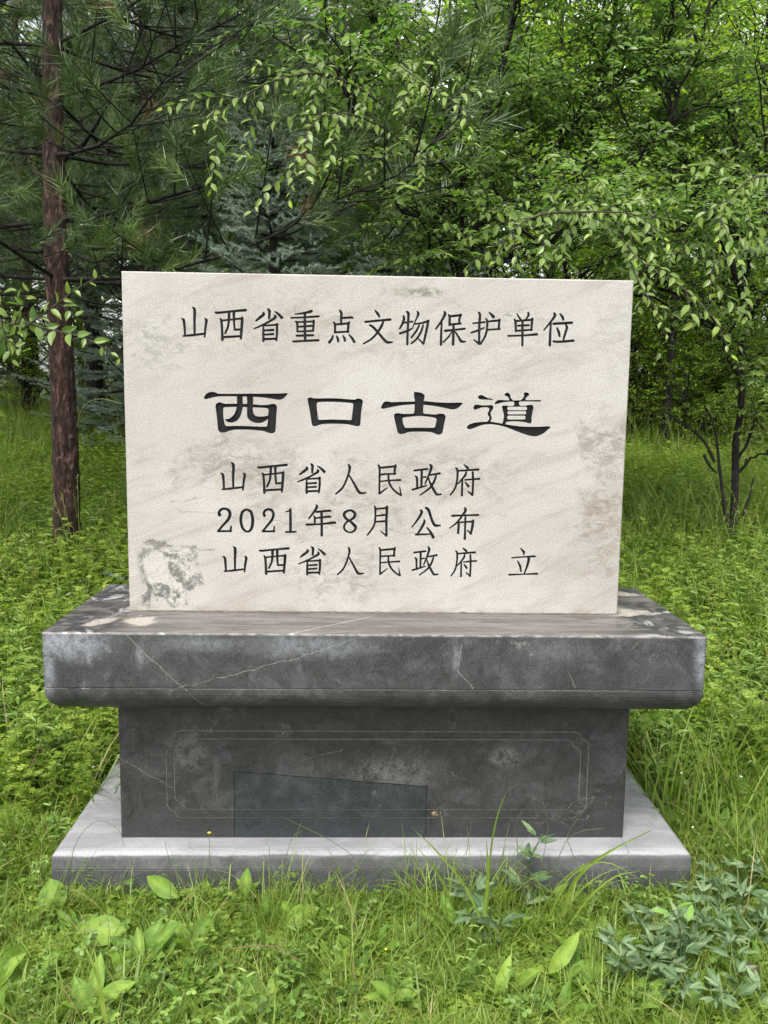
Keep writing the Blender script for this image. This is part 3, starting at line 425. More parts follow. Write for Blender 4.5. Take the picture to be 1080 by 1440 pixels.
def glyph_loops(strokes, h=0.7, tol=0.09):
    A = np.array([p for s in strokes for p in s]); pad = 8
    x0, y0 = A[:, 0].min()-pad, A[:, 1].min()-pad; nx = int((A[:, 0].max()+pad-x0)/h)+2; ny = int((A[:, 1].max()+pad-y0)/h)+2
    X, Y = np.meshgrid(x0+np.arange(nx)*h, y0+np.arange(ny)*h); F = np.full(X.shape, 99.0)
    for s in strokes:
        s = np.array(s)
        s[:, 2] *= 1.25
        if len(s) > 2: s = np.column_stack([spline(s[:, :2], len(s)*3-2), np.interp(np.linspace(0, 1, len(s)*3-2), np.linspace(0, 1, len(s)), s[:, 2])])
        for a, b in zip(s[:-1], s[1:]):
            d = b[:2]-a[:2]; L2 = max(d@d, 1e-6); t = np.clip(((X-a[0])*d[0]+(Y-a[1])*d[1])/L2, 0, 1)
            F = np.minimum(F, np.hypot(X-a[0]-t*d[0], Y-a[1]-t*d[1])-(a[2]+t*(b[2]-a[2])))
    return contours(F, x0, y0, h, tol)
def big_loops(parts, h=1.0, tol=0.12):
    A = np.vstack([p for _, p in parts]); x0, y0 = A.min(0)-5; nx, ny = ((A.max(0)+5-np.array([x0, y0]))/h).astype(int)+2
    X, Y = np.meshgrid(x0+np.arange(nx)*h, y0+np.arange(ny)*h); Q = np.column_stack([X.ravel(), Y.ravel()]); F = None
    for sg, P in parts:
        L = spline(np.vstack([P[-1:], P, P[:2]]), (len(P)+2)*5+1)[5:-5]
        a = L; b = np.roll(L, -1, 0); D = np.full(len(Q), 1e9)
        for p, q in zip(a, b):
            d = q-p; L2 = max(d@d, 1e-9); t = np.clip(((Q-p)@d)/L2, 0, 1); D = np.minimum(D, np.hypot(*(Q-p-t[:, None]*d).T))
        D = np.where(pip(Q, [L]), -D, D)
        F = D if F is None else (np.minimum(F, D) if sg == '+' else np.maximum(F, -D))
    return contours(F.reshape(X.shape), x0, y0, h, tol)
def relief(rect, regions, extra=()):
    """rect (x0,z0,x1,z1); regions: list of (loops, key, depth); returns {key: (V, T)} with walls; later regions win.
    y points into the stone."""
    pts = [Vector(p) for p in ((rect[0], rect[1]), (rect[2], rect[1]), (rect[2], rect[3]), (rect[0], rect[3]))]; ed = [(0, 1), (1, 2), (2, 3), (3, 0)]
    for loops, key, dep in regions:
        for L in loops:
            b = len(pts); pts += [Vector(p) for p in L]; n = len(L); ed += [(b+i, b+(i+1) % n) for i in range(n)]
    vo, eo, fo, *_ = delaunay_2d_cdt(pts, ed, [], 0, 1e-7)
    V = np.array([tuple(v) for v in vo]); T = np.array([list(f) for f in fo if len(f) == 3])
    C = V[T].mean(1); keys = np.zeros(len(T), int); dep = np.zeros(len(T)); kl = ['base']
    for loops, key, d in regions:
        if key not in kl: kl.append(key)
        A = np.vstack(loops); m = np.all((C >= A.min(0)) & (C <= A.max(0)), axis=1); ix = np.nonzero(m)[0]
        ix = ix[pip(C[ix], loops)]
        if d is None: keys[ix] = kl.index(key)
        else: keys[ix] = kl.index(key) if key != '*' else keys[ix]; dep[ix] = d
    area = (V[T[:, 1]]-V[T[:, 0]]); ar2 = (V[T[:, 2]]-V[T[:, 0]]); flip = area[:, 0]*ar2[:, 1]-area[:, 1]*ar2[:, 0] < 0
    T[flip] = T[flip][:, ::-1]
    out = {}
    verts = {k: [] for k in range(len(kl))}; tris = {k: [] for k in range(len(kl))}; vmap = [dict() for _ in kl]
    def vid(k, i, d):
        key = (i, round(d, 6))
        if key not in vmap[k]: vmap[k][key] = len(verts[k]); verts[k].append((V[i, 0], d, V[i, 1]))
        return vmap[k][key]
    em = {}
    for t, (tri, k, d) in enumerate(zip(T, keys, dep)):
        a, b, c = (vid(k, i, d) for i in tri); tris[k].append((a, b, c))
        for p, q in ((tri[0], tri[1]), (tri[1], tri[2]), (tri[2], tri[0])): em.setdefault((min(p, q), max(p, q)), []).append((t, p, q))
    for e, L in em.items():
        if len(L) != 2: continue
        (t1, p, q), (t2, _, _) = L
        if abs(dep[t1]-dep[t2]) < 1e-7: continue
        lo = t1 if dep[t1] > dep[t2] else t2; k = keys[lo]; d0, d1 = sorted((dep[t1], dep[t2]))
        if dep[t1] < dep[t2]: p, q = q, p
        # (p,q) runs ccw round the deeper triangle
        a, b, c, d = vid(k, p, d1), vid(k, q, d1), vid(k, q, d0), vid(k, p, d0)
        tris[k] += [(b, a, d), (b, d, c)]
    for i, kk in enumerate(kl):
        if tris[i]: out[kk] = (np.array(verts[i]), np.array(tris[i]))
    return out
def moulding(name, x0, x1, y0, y1, prof, mat, parent, cap_top=True):
    """rectangle extruded through a profile of (inset, z) rings, plan corners nicked a little"""
    c = 0.004; V = []; T = []; F = 160; rj = np.random.default_rng(len(name))
    chip = 0.0006*rj.random(F)+np.where(rj.random(F) < 0.07, 0.0035*rj.random(F), 0); chip2 = 0.0007*rj.random(F)+np.roll(chip, 1)*0.4
    for ri, (ins, z) in enumerate(prof):
        a, b, e, f = x0+ins, x1-ins, y0+ins, y1-ins; xx = np.linspace(a+c, b-c, F); j_ = chip if ri < 2 else (chip2 if ri == 2 else 0*chip)
        V += [(x, e+(q if ri else 0.002*0), z-(q*0.5 if ri == 2 else 0)) for x, q in zip(xx, j_)]+[(b, e+c, z), (b, f-c, z), (b-c, f, z), (a+c, f, z), (a, f-c, z), (a, e+c, z)]
    N_ = F+6
    for i in range(len(prof)-1):
        for j in range(N_):
            p, q = i*N_+j, i*N_+(j+1) % N_; T += [(p, q+N_, q), (p, p+N_, q+N_)]
    T = [t[::-1] for t in T] if prof[-1][1] > prof[0][1] else T
    n = (len(prof)-1)*N_
    for base, rev in ((0, False), (n, True)):
        up = (prof[0][1] > prof[-1][1]) != rev
        ctr = len(V); V.append(((x0+x1)/2, (y0+y1)/2, V[base][2]))
        for j in range(N_):
            t = (ctr, base+j, base+(j+1) % N_); T.append(t if up else t[::-1])
    me = mesh_np(name, np.array(V), np.array(T), mat); return obj(name, me, parent)
mon = empty('stone_monument', (0, 0, 0))
tag(mon, 'pale inscribed stone tablet on a stepped dark bluestone pedestal, standing in grass', 'monument')
HX, YF, YB = 0.9286, -0.244, 0.384
pr = [(0.004, 0.765), (0.001, 0.7635), (0.0, 0.760), (0.0, 0.6075), (0.004, 0.6055), (0.0, 0.6035), (0.0, 0.597)]
pr += [(0.066*(1-math.cos(a)), 0.597-0.066*math.sin(a)) for a in np.radians(np.arange(9, 91, 9))]
moulding('capping_slab', -HX, HX, YF, YB, pr, M_SLAB, mon)
PQ = 0.955
pr = [(0.06, 0.079), (0.024, 0.0788)]+[(0.024*(1-math.sin(a)), 0.054+0.024*math.cos(a)) for a in np.radians(np.arange(9, 91, 9))]+[(0.0, 0.0255), (0.004, 0.0235), (0.0, 0.0215), (0.0, -0.12)]
moulding('plinth', -PQ, PQ, -0.172, 0.50, pr, M_PLINTH, mon)
# --- pedestal block with its engraved double frame and the set-in repair stone
PXL, PXR, PZ0, PZ1, PY = -0.7705, 0.7705, 0.0795, 0.5305, -0.0868
def arc(cx, cz, r, a0, a1, n=6): return [(cx+r*math.cos(math.radians(a)), cz+r*math.sin(math.radians(a))) for a in np.linspace(a0, a1, n)]
def notched(l, r, b, t, q):
    P = arc(l+q, t-2*q, q, 180, 90)+arc(l+2*q, t-q, q, 180, 90)+arc(r-2*q, t-q, q, 90, 0)+arc(r-q, t-2*q, q, 90, 0)
    P += arc(r-q, b+2*q, q, 0, -90)+arc(r-2*q, b+q, q, 0, -90)+arc(l+2*q, b+q, q, -90, -180)+arc(l+q, b+2*q, q, -90, -180)
    o = [P[0]]
    for p in P[1:]:
        if math.dist(p, o[-1]) > 1e-4: o.append(p)
    return np.array(o)
def offset(P, d):
    a = np.roll(P, 1, 0); b = np.roll(P, -1, 0); t1 = nrm(P-a); t2 = nrm(b-P); n1 = np.column_stack([-t1[:, 1], t1[:, 0]]); n2 = np.column_stack([-t2[:, 1], t2[:, 0]])
    m = n1+n2; m = m/np.maximum((m*n1).sum(1, keepdims=True), 0.6); return P+m*d
regs = []
patch = np.array([(-0.4275, PZ0+0.001), (0.158, PZ0+0.001), (0.1575, 0.20), (0.160, 0.243), (0.05, 0.2525), (-0.06, 0.260), (-0.10, 0.2655), (-0.25, 0.276), (-0.33, 0.2845), (-0.428, 0.290), (-0.4262, 0.20)])
gp = patch+np.sign(patch-np.array([-0.135, 0.15]))*0.0016; gp[:2, 1] = PZ0+0.0005; regs.append(([gp], 'gap', 0.004))
regs.append(([patch], 'patch', -0.0006))
for l, r, b, t in ((-0.632, 0.652, 0.143, 0.419), (-0.608, 0.628, 0.170, 0.394)):
    q = 0.0225; P = notched(l, r, b, t, q)
    regs.append(([offset(P, 0.0017), offset(P, -0.0017)], '*', 0.0026))
rl = relief((PXL, PZ0, PXR, PZ1), regs)
ped = None
for key, (V, T) in rl.items():
    V = V.copy(); V[:, 1] += PY
    if key == 'base' or key == '*':
        if ped is None:
            b = len(V); a0, a1, z0, z1, yb = PXL, PXR, PZ0, PZ1, YB-0.155
            V = np.vstack([V, [(a0, PY, z0), (a1, PY, z0), (a1, PY, z1), (a0, PY, z1), (a0, yb, z0), (a1, yb, z0), (a1, yb, z1), (a0, yb, z1)]])
            T = np.vstack([T, np.array([(1, 5, 6), (1, 6, 2), (5, 4, 7), (5, 7, 6), (4, 0, 3), (4, 3, 7)])+b])
            ped = obj('pedestal_block', mesh_np('pedestal_block', V, T, M_PED), mon)
for key, (V, T) in rl.items():
    V = V.copy(); V[:, 1] += PY
    if key == 'patch': tag(obj('repair_stone', mesh_np('repair_stone', V, T, M_PATCH), ped), 'smooth bluer stone piece with a slanting top set into the pedestal front')
    if key == 'gap': obj('joint', mesh_np('joint', V, T, M_PAINT), ped)
# --- the inscribed tablet
def parse(s): return [[tuple(float(v) for v in p.split(',')) for p in q.split()] for q in s.split(' ; ')]
GL = {k: glyph_loops(parse(v)) for k, v in GLYPHS.items()}
regs = []; names = []
for k, v in BIG.items():
    parts = []
    for q in v.split(' ; '):
        sg, rest = q.split(' ', 1); parts.append((sg, np.array([tuple(float(c) for c in p.split(',')) for p in rest.split()])))
    names.append((k.replace('L', ''), 'large black clerical-script character')); regs.append(([L/1000 for L in big_loops(parts)], 'g%d' % len(regs), 0.007))
ROWS = {1: 'top line', 3: 'line under the large title', 4: 'date line', 5: 'bottom line'}
for g, row, x, z, sx, sz in PLACES:
    names.append((g, 'thin black character in the %s' % ROWS[row])); regs.append(([(L*np.array([sx, sz])+np.array([x, z]))/1000 for L in GL[g]], 'g%d' % len(regs), 0.004))
e = 0.003
rl = relief((e, e, 1.5-e, SH-e), regs)
V, T = rl['base']; V = V.copy(); b = len(V)
X = [(e, e), (1.5-e, e), (1.5-e, SH-e), (e, SH-e)]; Y = [(0, 0), (1.5, 0), (1.5, SH), (0, SH)]
TH = 0.145
V = np.vstack([V, [(p[0], 0, p[1]) for p in X], [(p[0], e, p[1]) for p in Y], [(p[0], TH, p[1]) for p in Y]])
q = []
for i in range(4):
    j = (i+1) % 4
    q += [(i, 4+i, 4+j), (i, 4+j, j), (4+i, 8+i, 8+j), (4+i, 8+j, 4+j)]
q += [(8, 11, 10), (8, 10, 9)]
T = np.vstack([T, np.array(q)+b])
V[:, 0] -= 0.75
stele = obj('stele', mesh_np('stele', V, T, M_MARBLE), mon, (MX0+0.75, 0, SZ0)); tag(stele, 'pale weathered stone tablet carved with five lines of black Chinese characters')
for i, (g, lab) in enumerate(names):
    V, T = rl['g%d' % i]; V = V.copy(); V[:, 0] -= 0.75
    o = obj('carved_character', mesh_np('carved_character', V, T, M_PAINT), stele); o['label'] = '%s reading %s' % (lab, g)
# a bead of dark mortar where the tablet meets the slab
k = NM('old_mortar'); co = k.coord(); M_MORTAR = k.done(k.pbsdf(k.mix(k.noise(co, 60, 5), (0.05, 0.045, 0.04), (0.16, 0.14, 0.11)), 0.9, 0.2, k.bump(k.noise(co, 90, 5), 0.6, 0.004)))
xs = np.linspace(MX0+0.004, MX0+1.496, 80); bead = np.column_stack([xs, np.full(80, -0.001), 0.7655+0*xs])
V, T = tube(bead, 0.0035, 6, 0.35); obj('mortar_joint', mesh_np('mortar_joint', V, T, M_MORTAR), mon)
# ================================================================ VEGETATION MATERIALS
def mat_leaf(name, dark, mid, light, tip=None, rough=0.42, spec=0.45, trans=0.35, back=None, vary=True):
    k = NM(name); at = k.n('Attribute', attribute_name='tone'); f = at.outputs['Fac']
    if vary:
        oi = k.n('ObjectInfo'); f = k.math('ADD', f, k.math('MULTIPLY', k.math('SUBTRACT', oi.outputs['Random'], 0.5), 0.35))
    col = k.mix(k.ramp(f, 0.0, 0.5, smooth=False), dark, mid); col = k.mix(k.ramp(f, 0.5, 1.0, smooth=False), col, light)
    if tip: col = k.mix(k.ramp(f, 1.4, 2.0, smooth=False), col, tip)
    geo = k.n('NewGeometry')
    if back: col = k.mix(k.math('MULTIPLY', geo.outputs['Backfacing'], 0.8), col, back)
    n = k.noise(k.coord(), 35, 3); col = k.mix(k.ramp(n, 0.3, 0.7, 0.0, 0.35), col, (0.30, 0.38, 0.2), 'MULTIPLY')
    p = k.pbsdf(col, rough, spec)
    if trans <= 0: return k.done(p)
    tr = k.n('BsdfTranslucent'); k.l(k.mix(1.0, col, (1.35, 1.6, 0.5), 'MULTIPLY'), tr.inputs[0])
    ms = k.n('MixShader'); ms.inputs[0].default_value = trans; k.t.links.new(p, ms.inputs[1]); k.t.links.new(tr.outputs[0], ms.inputs[2])
    return k.done(ms.outputs[0])
L_ELM = mat_leaf('elm_leaf', (0.046, 0.094, 0.022), (0.110, 0.185, 0.042), (0.205, 0.285, 0.062), (0.30, 0.43, 0.03), 0.38, 0.42, 0.48, (0.10, 0.175, 0.07))
L_PINE = mat_leaf('pine_needle', (0.026, 0.054, 0.014), (0.056, 0.104, 0.024), (0.120, 0.185, 0.042), (0.16, 0.10, 0.05), 0.4, 0.5, 0.12)
L_SPRUCE = mat_leaf('spruce_needle', (0.060, 0.098, 0.070), (0.14, 0.195, 0.150), (0.26, 0.32, 0.26), None, 0.5, 0.35, 0.08)
L_FAR = mat_leaf('woodland_leaf', (0.075, 0.140, 0.018), (0.18, 0.27, 0.034), (0.31, 0.40, 0.05), None, 0.5, 0.25, 0.55)
def mat_bark(name, a, b, c, sc, wet=0.6, strength=0.7):
    k = NM(name); co = k.coord(); v = k.map(co, (1, 1, 0.32))
    vo = k.voronoi(v, sc); n = k.noise(v, sc*1.3, 8, 0.7, 0.6); f = k.noise(co, sc*6, 5, 0.7)
    col = k.mix(k.ramp(n, 0.35, 0.62), a, b); col = k.mix(k.math('MULTIPLY', k.ramp(k.noise(v, sc*0.8, 7, 0.75, 1.0), 0.52, 0.60), 0.95), col, c)
    col = k.mix(k.ramp(f, 0.3, 0.7, 0.0, 0.5), col, (0.25, 0.25, 0.25), 'MULTIPLY')
    h = k.math('ADD', k.math('ADD', vo, n), k.math('MULTIPLY', f, 0.3))
    return k.done(k.pbsdf(col, wet, 0.25, k.bump(h, strength, 0.03)))
B_PINE = mat_bark('pine_bark', (0.009, 0.006, 0.005), (0.058, 0.028, 0.020), (0.17, 0.095, 0.070), 30, 0.7, 1.0)
B_DARK = mat_bark('dark_bark', (0.009, 0.008, 0.007), (0.022, 0.019, 0.016), (0.045, 0.040, 0.034), 30, 0.85)
B_TWIG = mat_bark('twig_bark', (0.03, 0.026, 0.018), (0.06, 0.05, 0.03), (0.09, 0.08, 0.05), 50)

# ================================================================ LEAF SHAPES
def leaf8(w=0.42, droop=0.10, fold=0.06):
    """pointed oval leaf along +y, folded on its midrib: 8 triangles"""
    v = np.array([(0, 0, 0), (0, .33, 0), (0, .68, -.02), (0, 1, -droop), (-w*.42, .2, fold), (-w*.5, .45, fold), (-w*.32, .75, fold*.5), (w*.42, .2, fold), (w*.5, .45, fold), (w*.32, .75, fold*.5)])
    t = np.array([(0, 1, 4), (4, 1, 5), (1, 2, 5), (5, 2, 6), (6, 2, 3), (0, 7, 1), (7, 8, 1), (1, 8, 2), (8, 9, 2), (9, 3, 2)]); return v, t
def leaf4(w=0.45, droop=0.08, fold=0.06):
    v = np.array([(0, 0, 0), (-w*.5, .4, fold), (0, .5, 0), (w*.5, .4, fold), (0, 1, -droop)]); t = np.array([(0, 2, 1), (0, 3, 2), (1, 2, 4), (2, 3, 4)]); return v, t
LF8, LF4 = leaf8(), leaf4()
UP = np.array([0, 0, 1.0])

def leafy_twigs(acc, O, D, L, r, leaf, size, step, droop, tone, tipbright=0.0, hang=0.28):
    """twigs from O along D with alternate leaves; O,D (k,3), L (k,)"""
    k = len(O)
    if k == 0: return None
    n = max(4, int(np.ceil(L.max()/step))); t = (np.arange(n)+0.6)/n
    D = nrm(D); g = droop*(0.6+0.8*r.random(k))
    P = O[:, None]+D[:, None]*(t*1.0)[None, :, None]*L[:, None, None]; P = P-UP*(g[:, None]*L[:, None]*t[None]**2)[..., None]
    tan = nrm(D[:, None]*np.ones((1, n, 1))-UP*(2*g[:, None]*t[None])[..., None])
    side = nrm(np.cross(tan, UP)+0.25*r.standard_normal((k, n, 3))); side = side*np.where(np.arange(n) % 2, 1, -1)[None, :, None]
    d = nrm(tan*0.55+side*0.85-UP*hang+0.22*r.standard_normal((k, n, 3)))
    nn = nrm(UP*0.8+0.45*r.standard_normal((k, n, 3))+np.array([0, -0.25, 0]))
    M = frames(d.reshape(-1, 3), nn.reshape(-1, 3)); s = size*(0.45+0.75*r.random(k*n))*np.tile(1.0-0.35*np.abs(t-0.45)*2*0.6, k)
    tn = np.repeat(tone, n)+0.22*(r.random(k*n)-0.5)+tipbright*np.tile(np.clip((t-0.72)/0.28, 0, 1), k)
    acc.inst(leaf[0], leaf[1], M*s[:, None, None], P.reshape(-1, 3), tn)
    tt = np.linspace(0, 1, 5); Q = O[:, None]+D[:, None]*tt[None, :, None]*L[:, None, None]-UP*(g[:, None]*L[:, None]*tt[None]**2)[..., None]
    return Q
def broad_tree(name, limbs, r, leaf, size, step, nb, nt, blen, tlen, tone, mats, droop=0.35, start=0.25, tipb=0.3, front_bias=0.0, trunk_sides=9):
    """limbs: list of (points, r0, r1). returns (trunk mesh, crown mesh)"""
    wood = Acc(); crown = Acc(); O = []; D = []; Ls = []; Tn = []; tw = []
    for pts, r0, r1, n_b, st in limbs:
        S = spline(pts, 14); R = np.linspace(r0, r1, 14)*(0.78 if r0 < 0.04 else 0.95)*(1+0.06*r.standard_normal(14)); S[1:-1] += 0.012*r.standard_normal((12, 3))
        V, T = tube(S, R, trunk_sides, 0.05); wood.add(V, T)
        for b in range(n_b):
            u = st+(1-st)*(b+r.random())/n_b; i = min(int(u*13), 12); p = S[i]+(S[i+1]-S[i])*(u*13-i); ax = nrm(S[i+1]-S[i])
            az = r.random()*2*np.pi; out = np.array([math.cos(az), math.sin(az)-front_bias, 0.0]); out = nrm(out)
            d = nrm(out*0.85+ax*0.55+UP*(0.15+0.3*r.random())); bl = blen*(0.55+0.8*r.random())*(1.25-0.6*u)
            tt = np.linspace(0, 1, 7)[:, None]; Q = p+d*bl*tt-UP*(droop*bl*(0.5+0.8*r.random()))*tt**2; Q[1:] += 0.02*r.standard_normal((6, 3))
            V, T = tube(Q, np.linspace(0.008, 0.002, 7)*(1+size*4), 4); wood.add(V, T)
            tone_b = tone+0.35*(r.random()-0.5)
            for q in range(nt):
                v = 0.15+0.85*(q+r.random())/nt; j = min(int(v*6), 5); pp = Q[j]+(Q[j+1]-Q[j])*(v*6-j); bx = nrm(Q[j+1]-Q[j])
                sd = nrm(np.cross(bx, UP))*(1 if q % 2 else -1)
                O.append(pp); D.append(bx*0.6+sd*0.7+UP*(0.25*r.random())+0.25*r.standard_normal(3)); Ls.append(tlen*(0.6+0.7*r.random())*(1.15-0.5*v)); Tn.append(tone_b)
            O.append(Q[-1]); D.append(nrm(Q[-1]-Q[-2])); Ls.append(tlen); Tn.append(tone_b+0.1)
    O = np.array(O); D = np.array(D); Ls = np.array(Ls); Tn = np.array(Tn)
    Q = leafy_twigs(crown, O, D, Ls, r, leaf, size, step, droop, Tn, tipb)
    V, T = tubes(Q, np.full(len(O), 0.0028+size*0.02), 0.001, 3); wood.add(V, T)
    return wood.mesh(name+'_trunk', mats[0], True), crown.mesh(name+'_crown', mats[1])
def plant_tree(name, meshes, loc, label, group=None, rot=0.0, scale=1.0, cat='tree'):
    e = empty(name, loc); e.rotation_euler = (0, 0, rot); e.scale = (scale,)*3
    tag(e, label, cat, group); a = obj('trunk', meshes[0], e); b = obj('crown', meshes[1], e); b['kind'] = 'stuff'
    if len(meshes) > 2: obj('branches', meshes[2], e)
    return e

# ---------------------------------------------------------------- elms close behind the tablet (world coordinates traced from the photo)
def G(px, d, dz=0.0):
    """ground point under the line of sight px at depth d"""
    p = W(px, 720, d); return np.array([p[0], p[1], float(gz(p[0], p[1]))+dz])
def rel(pts, base): return [np.asarray(p)-base for p in pts]
elms = []
def hero_branch(tree, base, pts, r0, r, size, step, label, rows=1, tone=0.75, tipb=1.3, subs=0, sublen=0.4, hang=0.55):
    """a leafy branch traced from the photo, every leaf a part of its own; pts in world coordinates"""
    S = spline(pts, 24)
    w = Acc(); V, T = tube(S-base, np.linspace(r0, 0.0012, 24), 5); w.add(V, T)
    lines = [S]
    for q in range(subs):
        u = 0.12+0.8*(q+0.5*r.random())/subs; i = int(u*23); ax = nrm(S[i+1]-S[i]); sd = nrm(np.cross(ax, np.array([0, -1.0, 0.2])))*(1 if q % 2 else -1)
        d = nrm(ax*0.75+sd*0.6+0.2*r.standard_normal(3)); L = sublen*(0.6+0.6*r.random())*(1.1-0.5*u)
        t = np.linspace(0, 1, 9)[:, None]; Q = S[i]+d*L*t-UP*L*0.25*t**2; lines.append(Q)
        V, T = tube(Q-base, np.linspace(0.0022, 0.0008, 9), 4); w.add(V, T)
    br = obj('branch', w.mesh('branch', B_TWIG, True), tree); br['label'] = label
    cnt = 0
    for li, Q in enumerate(lines):
        seglen = np.linalg.norm(np.diff(Q, axis=0), axis=1); cum = np.concatenate([[0], np.cumsum(seglen)]); n = int(cum[-1]/step)
        for a in range(n):
            s = (a+0.7)*step; i = min(np.searchsorted(cum, s)-1, len(Q)-2); f = (s-cum[i])/seglen[i]; p = Q[i]+(Q[i+1]-Q[i])*f; ax = nrm(Q[i+1]-Q[i]); u = s/cum[-1]
            if li == 0 and u < 0.12: continue
            sd = nrm(np.cross(ax, np.array([0.1, -1.0, 0.15])))*(1 if a % 2 else -1)
            d = nrm(ax*0.5+sd*0.75-UP*hang+0.25*r.standard_normal(3)+np.array([0, -0.1, 0])); nn = nrm(np.array([0, -0.75, 0.65])+0.4*r.standard_normal(3))
            M = frames(d[None], nn[None])[0]; sz = size*(0.7+0.5*r.random())*(1-0.35*max(0, u-0.7)/0.3)
            bright = tone+0.3*(r.random()-0.5)+tipb*max(0, (u-0.72)/0.28)*(0.5+0.5*r.random())
            me = HERO_LEAVES[min(int(max(bright, 0)/2.2*8), 7)]
            o = bpy.data.objects.new('leaf', me); o.matrix_parent_inverse = Matrix(); o.parent = br
            p = p-base; o.matrix_basis = Matrix(((M[0, 0]*sz, M[0, 1]*sz, M[0, 2]*sz, p[0]), (M[1, 0]*sz, M[1, 1]*sz, M[1, 2]*sz, p[1]), (M[2, 0]*sz, M[2, 1]*sz, M[2, 2]*sz, p[2]), (0, 0, 0, 1)))
            SC.collection.objects.link(o); cnt += 1
    return cnt
HERO_LEAVES = []
for i in range(8):
    v, t = leaf8(0.40+0.04*(i % 3), 0.10+0.03*(i % 2), 0.05+0.02*(i % 2)); HERO_LEAVES.append(mesh_np('leaf', v, t, L_ELM, np.full(len(v), (i+0.5)*2.2/8)))

r = np.random.default_rng(11)
# 1 the elm right behind the tablet, its dark stem forking up through the middle of the picture
def px_tree(base_px, d, limbs_px):
    base = G(base_px, d, -0.05); out = []
    for pts, r0, r1, nb_, st in limbs_px: out.append((rel([base if p is None else W(*p) for p in pts], base), r0, r1, nb_, st))
    return base, out
base, limbs = px_tree(652, 5.2, [
    ([None, (652, 560, 5.2), (650, 380, 5.15), (645, 265, 5.1)], 0.045, 0.032, 10, 0.45),
    ([(645, 265, 5.1), (672, 190, 5.0), (700, 110, 4.9), (735, -20, 4.8), (760, -180, 4.7)], 0.030, 0.012, 20, 0.0),
    ([(648, 300, 5.12), (590, 200, 5.3), (560, 80, 5.4), (540, -60, 5.5)], 0.020, 0.008, 16, 0.1),
    ([(650, 380, 5.15), (600, 320, 5.0), (545, 270, 4.8), (500, 180, 4.5), (470, 90, 4.3)], 0.022, 0.007, 16, 0.15),
    ([(650, 330, 5.15), (720, 290, 5.2), (790, 200, 5.3), (850, 60, 5.4), (880, -120, 5.4)], 0.022, 0.008, 20, 0.1),
    ([(650, 430, 5.15), (700, 370, 4.9), (770, 340, 4.6), (850, 310, 4.4)], 0.018, 0.006, 13, 0.2),
    ([(650, 420, 5.15), (590, 390, 5.0), (520, 370, 4.9)], 0.016, 0.006, 9, 0.2)])
m = broad_tree('elm', limbs, r, LF8, 0.060, 0.032, 12, 10, 0.80, 0.38, 0.58, (B_DARK, L_ELM), 0.25)
e = plant_tree('elm_tree', m, base, 'slender elm directly behind the tablet, its dark stem forking above the top edge')
hero_branch(e, base, [W(640, 250, 4.6), W(560, 165, 3.9), W(470, 108, 3.5), W(390, 112, 3.3), W(320, 150, 3.2), W(268, 185, 3.15)], 0.008, r, 0.046, 0.026, 'long arching branch of small leaves reaching left above the tablet', tone=0.72, subs=9, sublen=0.36)
hero_branch(e, base, [W(600, 230, 4.3), W(530, 175, 3.7), W(460, 160, 3.4), W(420, 210, 3.3), W(405, 290, 3.25)], 0.006, r, 0.050, 0.032, 'hanging leafy branch left of the middle', tone=0.8, subs=6, sublen=0.3)
hero_branch(e, base, [W(600, 120, 4.0), W(560, 90, 3.6), W(600, 120, 3.4), W(645, 150, 3.3), W(670, 210, 3.3)], 0.004, r, 0.052, 0.034, 'short drooping twig with bright tip leaves', tone=0.95, subs=3, sublen=0.25)
# 2 elm further right whose branches hang over the right end of the tablet
base, limbs = px_tree(800, 5.9, [
    ([None, (800, 560, 5.9), (795, 400, 5.9), (800, 300, 5.8)], 0.038, 0.028, 8, 0.5),
    ([(800, 300, 5.8), (830, 200, 5.7), (850, 80, 5.6), (845, -80, 5.6)], 0.028, 0.010, 18, 0.0),
    ([(800, 300, 5.8), (770, 190, 5.9), (730, 60, 6.0), (700, -80, 6.0)], 0.024, 0.008, 16, 0.1),
    ([(798, 330, 5.8), (870, 260, 5.4), (940, 170, 5.2), (985, 50, 5.1), (1010, -100, 5.0)], 0.022, 0.008, 20, 0.1),
    ([(798, 400, 5.9), (860, 360, 5.3), (920, 330, 5.0), (980, 320, 4.8)], 0.016, 0.006, 12, 0.2)])
m = broad_tree('elm', limbs, r, LF8, 0.060, 0.033, 12, 10, 0.80, 0.38, 0.70, (B_DARK, L_ELM), 0.25)
e = plant_tree('elm_tree', m, base, 'bushy elm behind the right end of the tablet, its leaves filling the upper middle right')
hero_branch(e, base, [W(880, 330, 4.4), W(830, 305, 3.6), W(770, 300, 3.3), W(720, 325, 3.2), W(690, 378, 3.15)], 0.007, r, 0.048, 0.028, 'arching branch that dips to the top edge of the tablet', tone=0.75, subs=8, sublen=0.3)
hero_branch(e, base, [W(760, 300, 3.6), W(840, 298, 3.3), W(900, 305, 3.15), W(945, 348, 3.1)], 0.005, r, 0.046, 0.028, 'branch of small leaves with pale yellow-green tips above the tablet corner', tone=0.9, tipb=1.6, subs=6, sublen=0.26)
hero_branch(e, base, [W(870, 330, 4.0), W(905, 370, 3.5), W(960, 405, 3.3), W(1005, 450, 3.2), W(1030, 505, 3.15)], 0.005, r, 0.056, 0.042, 'drooping red-brown twig beside the right edge of the tablet', tone=0.9, tipb=1.2, subs=2, sublen=0.3)
hero_branch(e, base, [W(880, 350, 4.0), W(900, 400, 3.5), W(920, 430, 3.4), W(940, 475, 3.35)], 0.004, r, 0.046, 0.030, 'short twig hanging just right of the tablet corner', tone=0.75, subs=3, sublen=0.22)
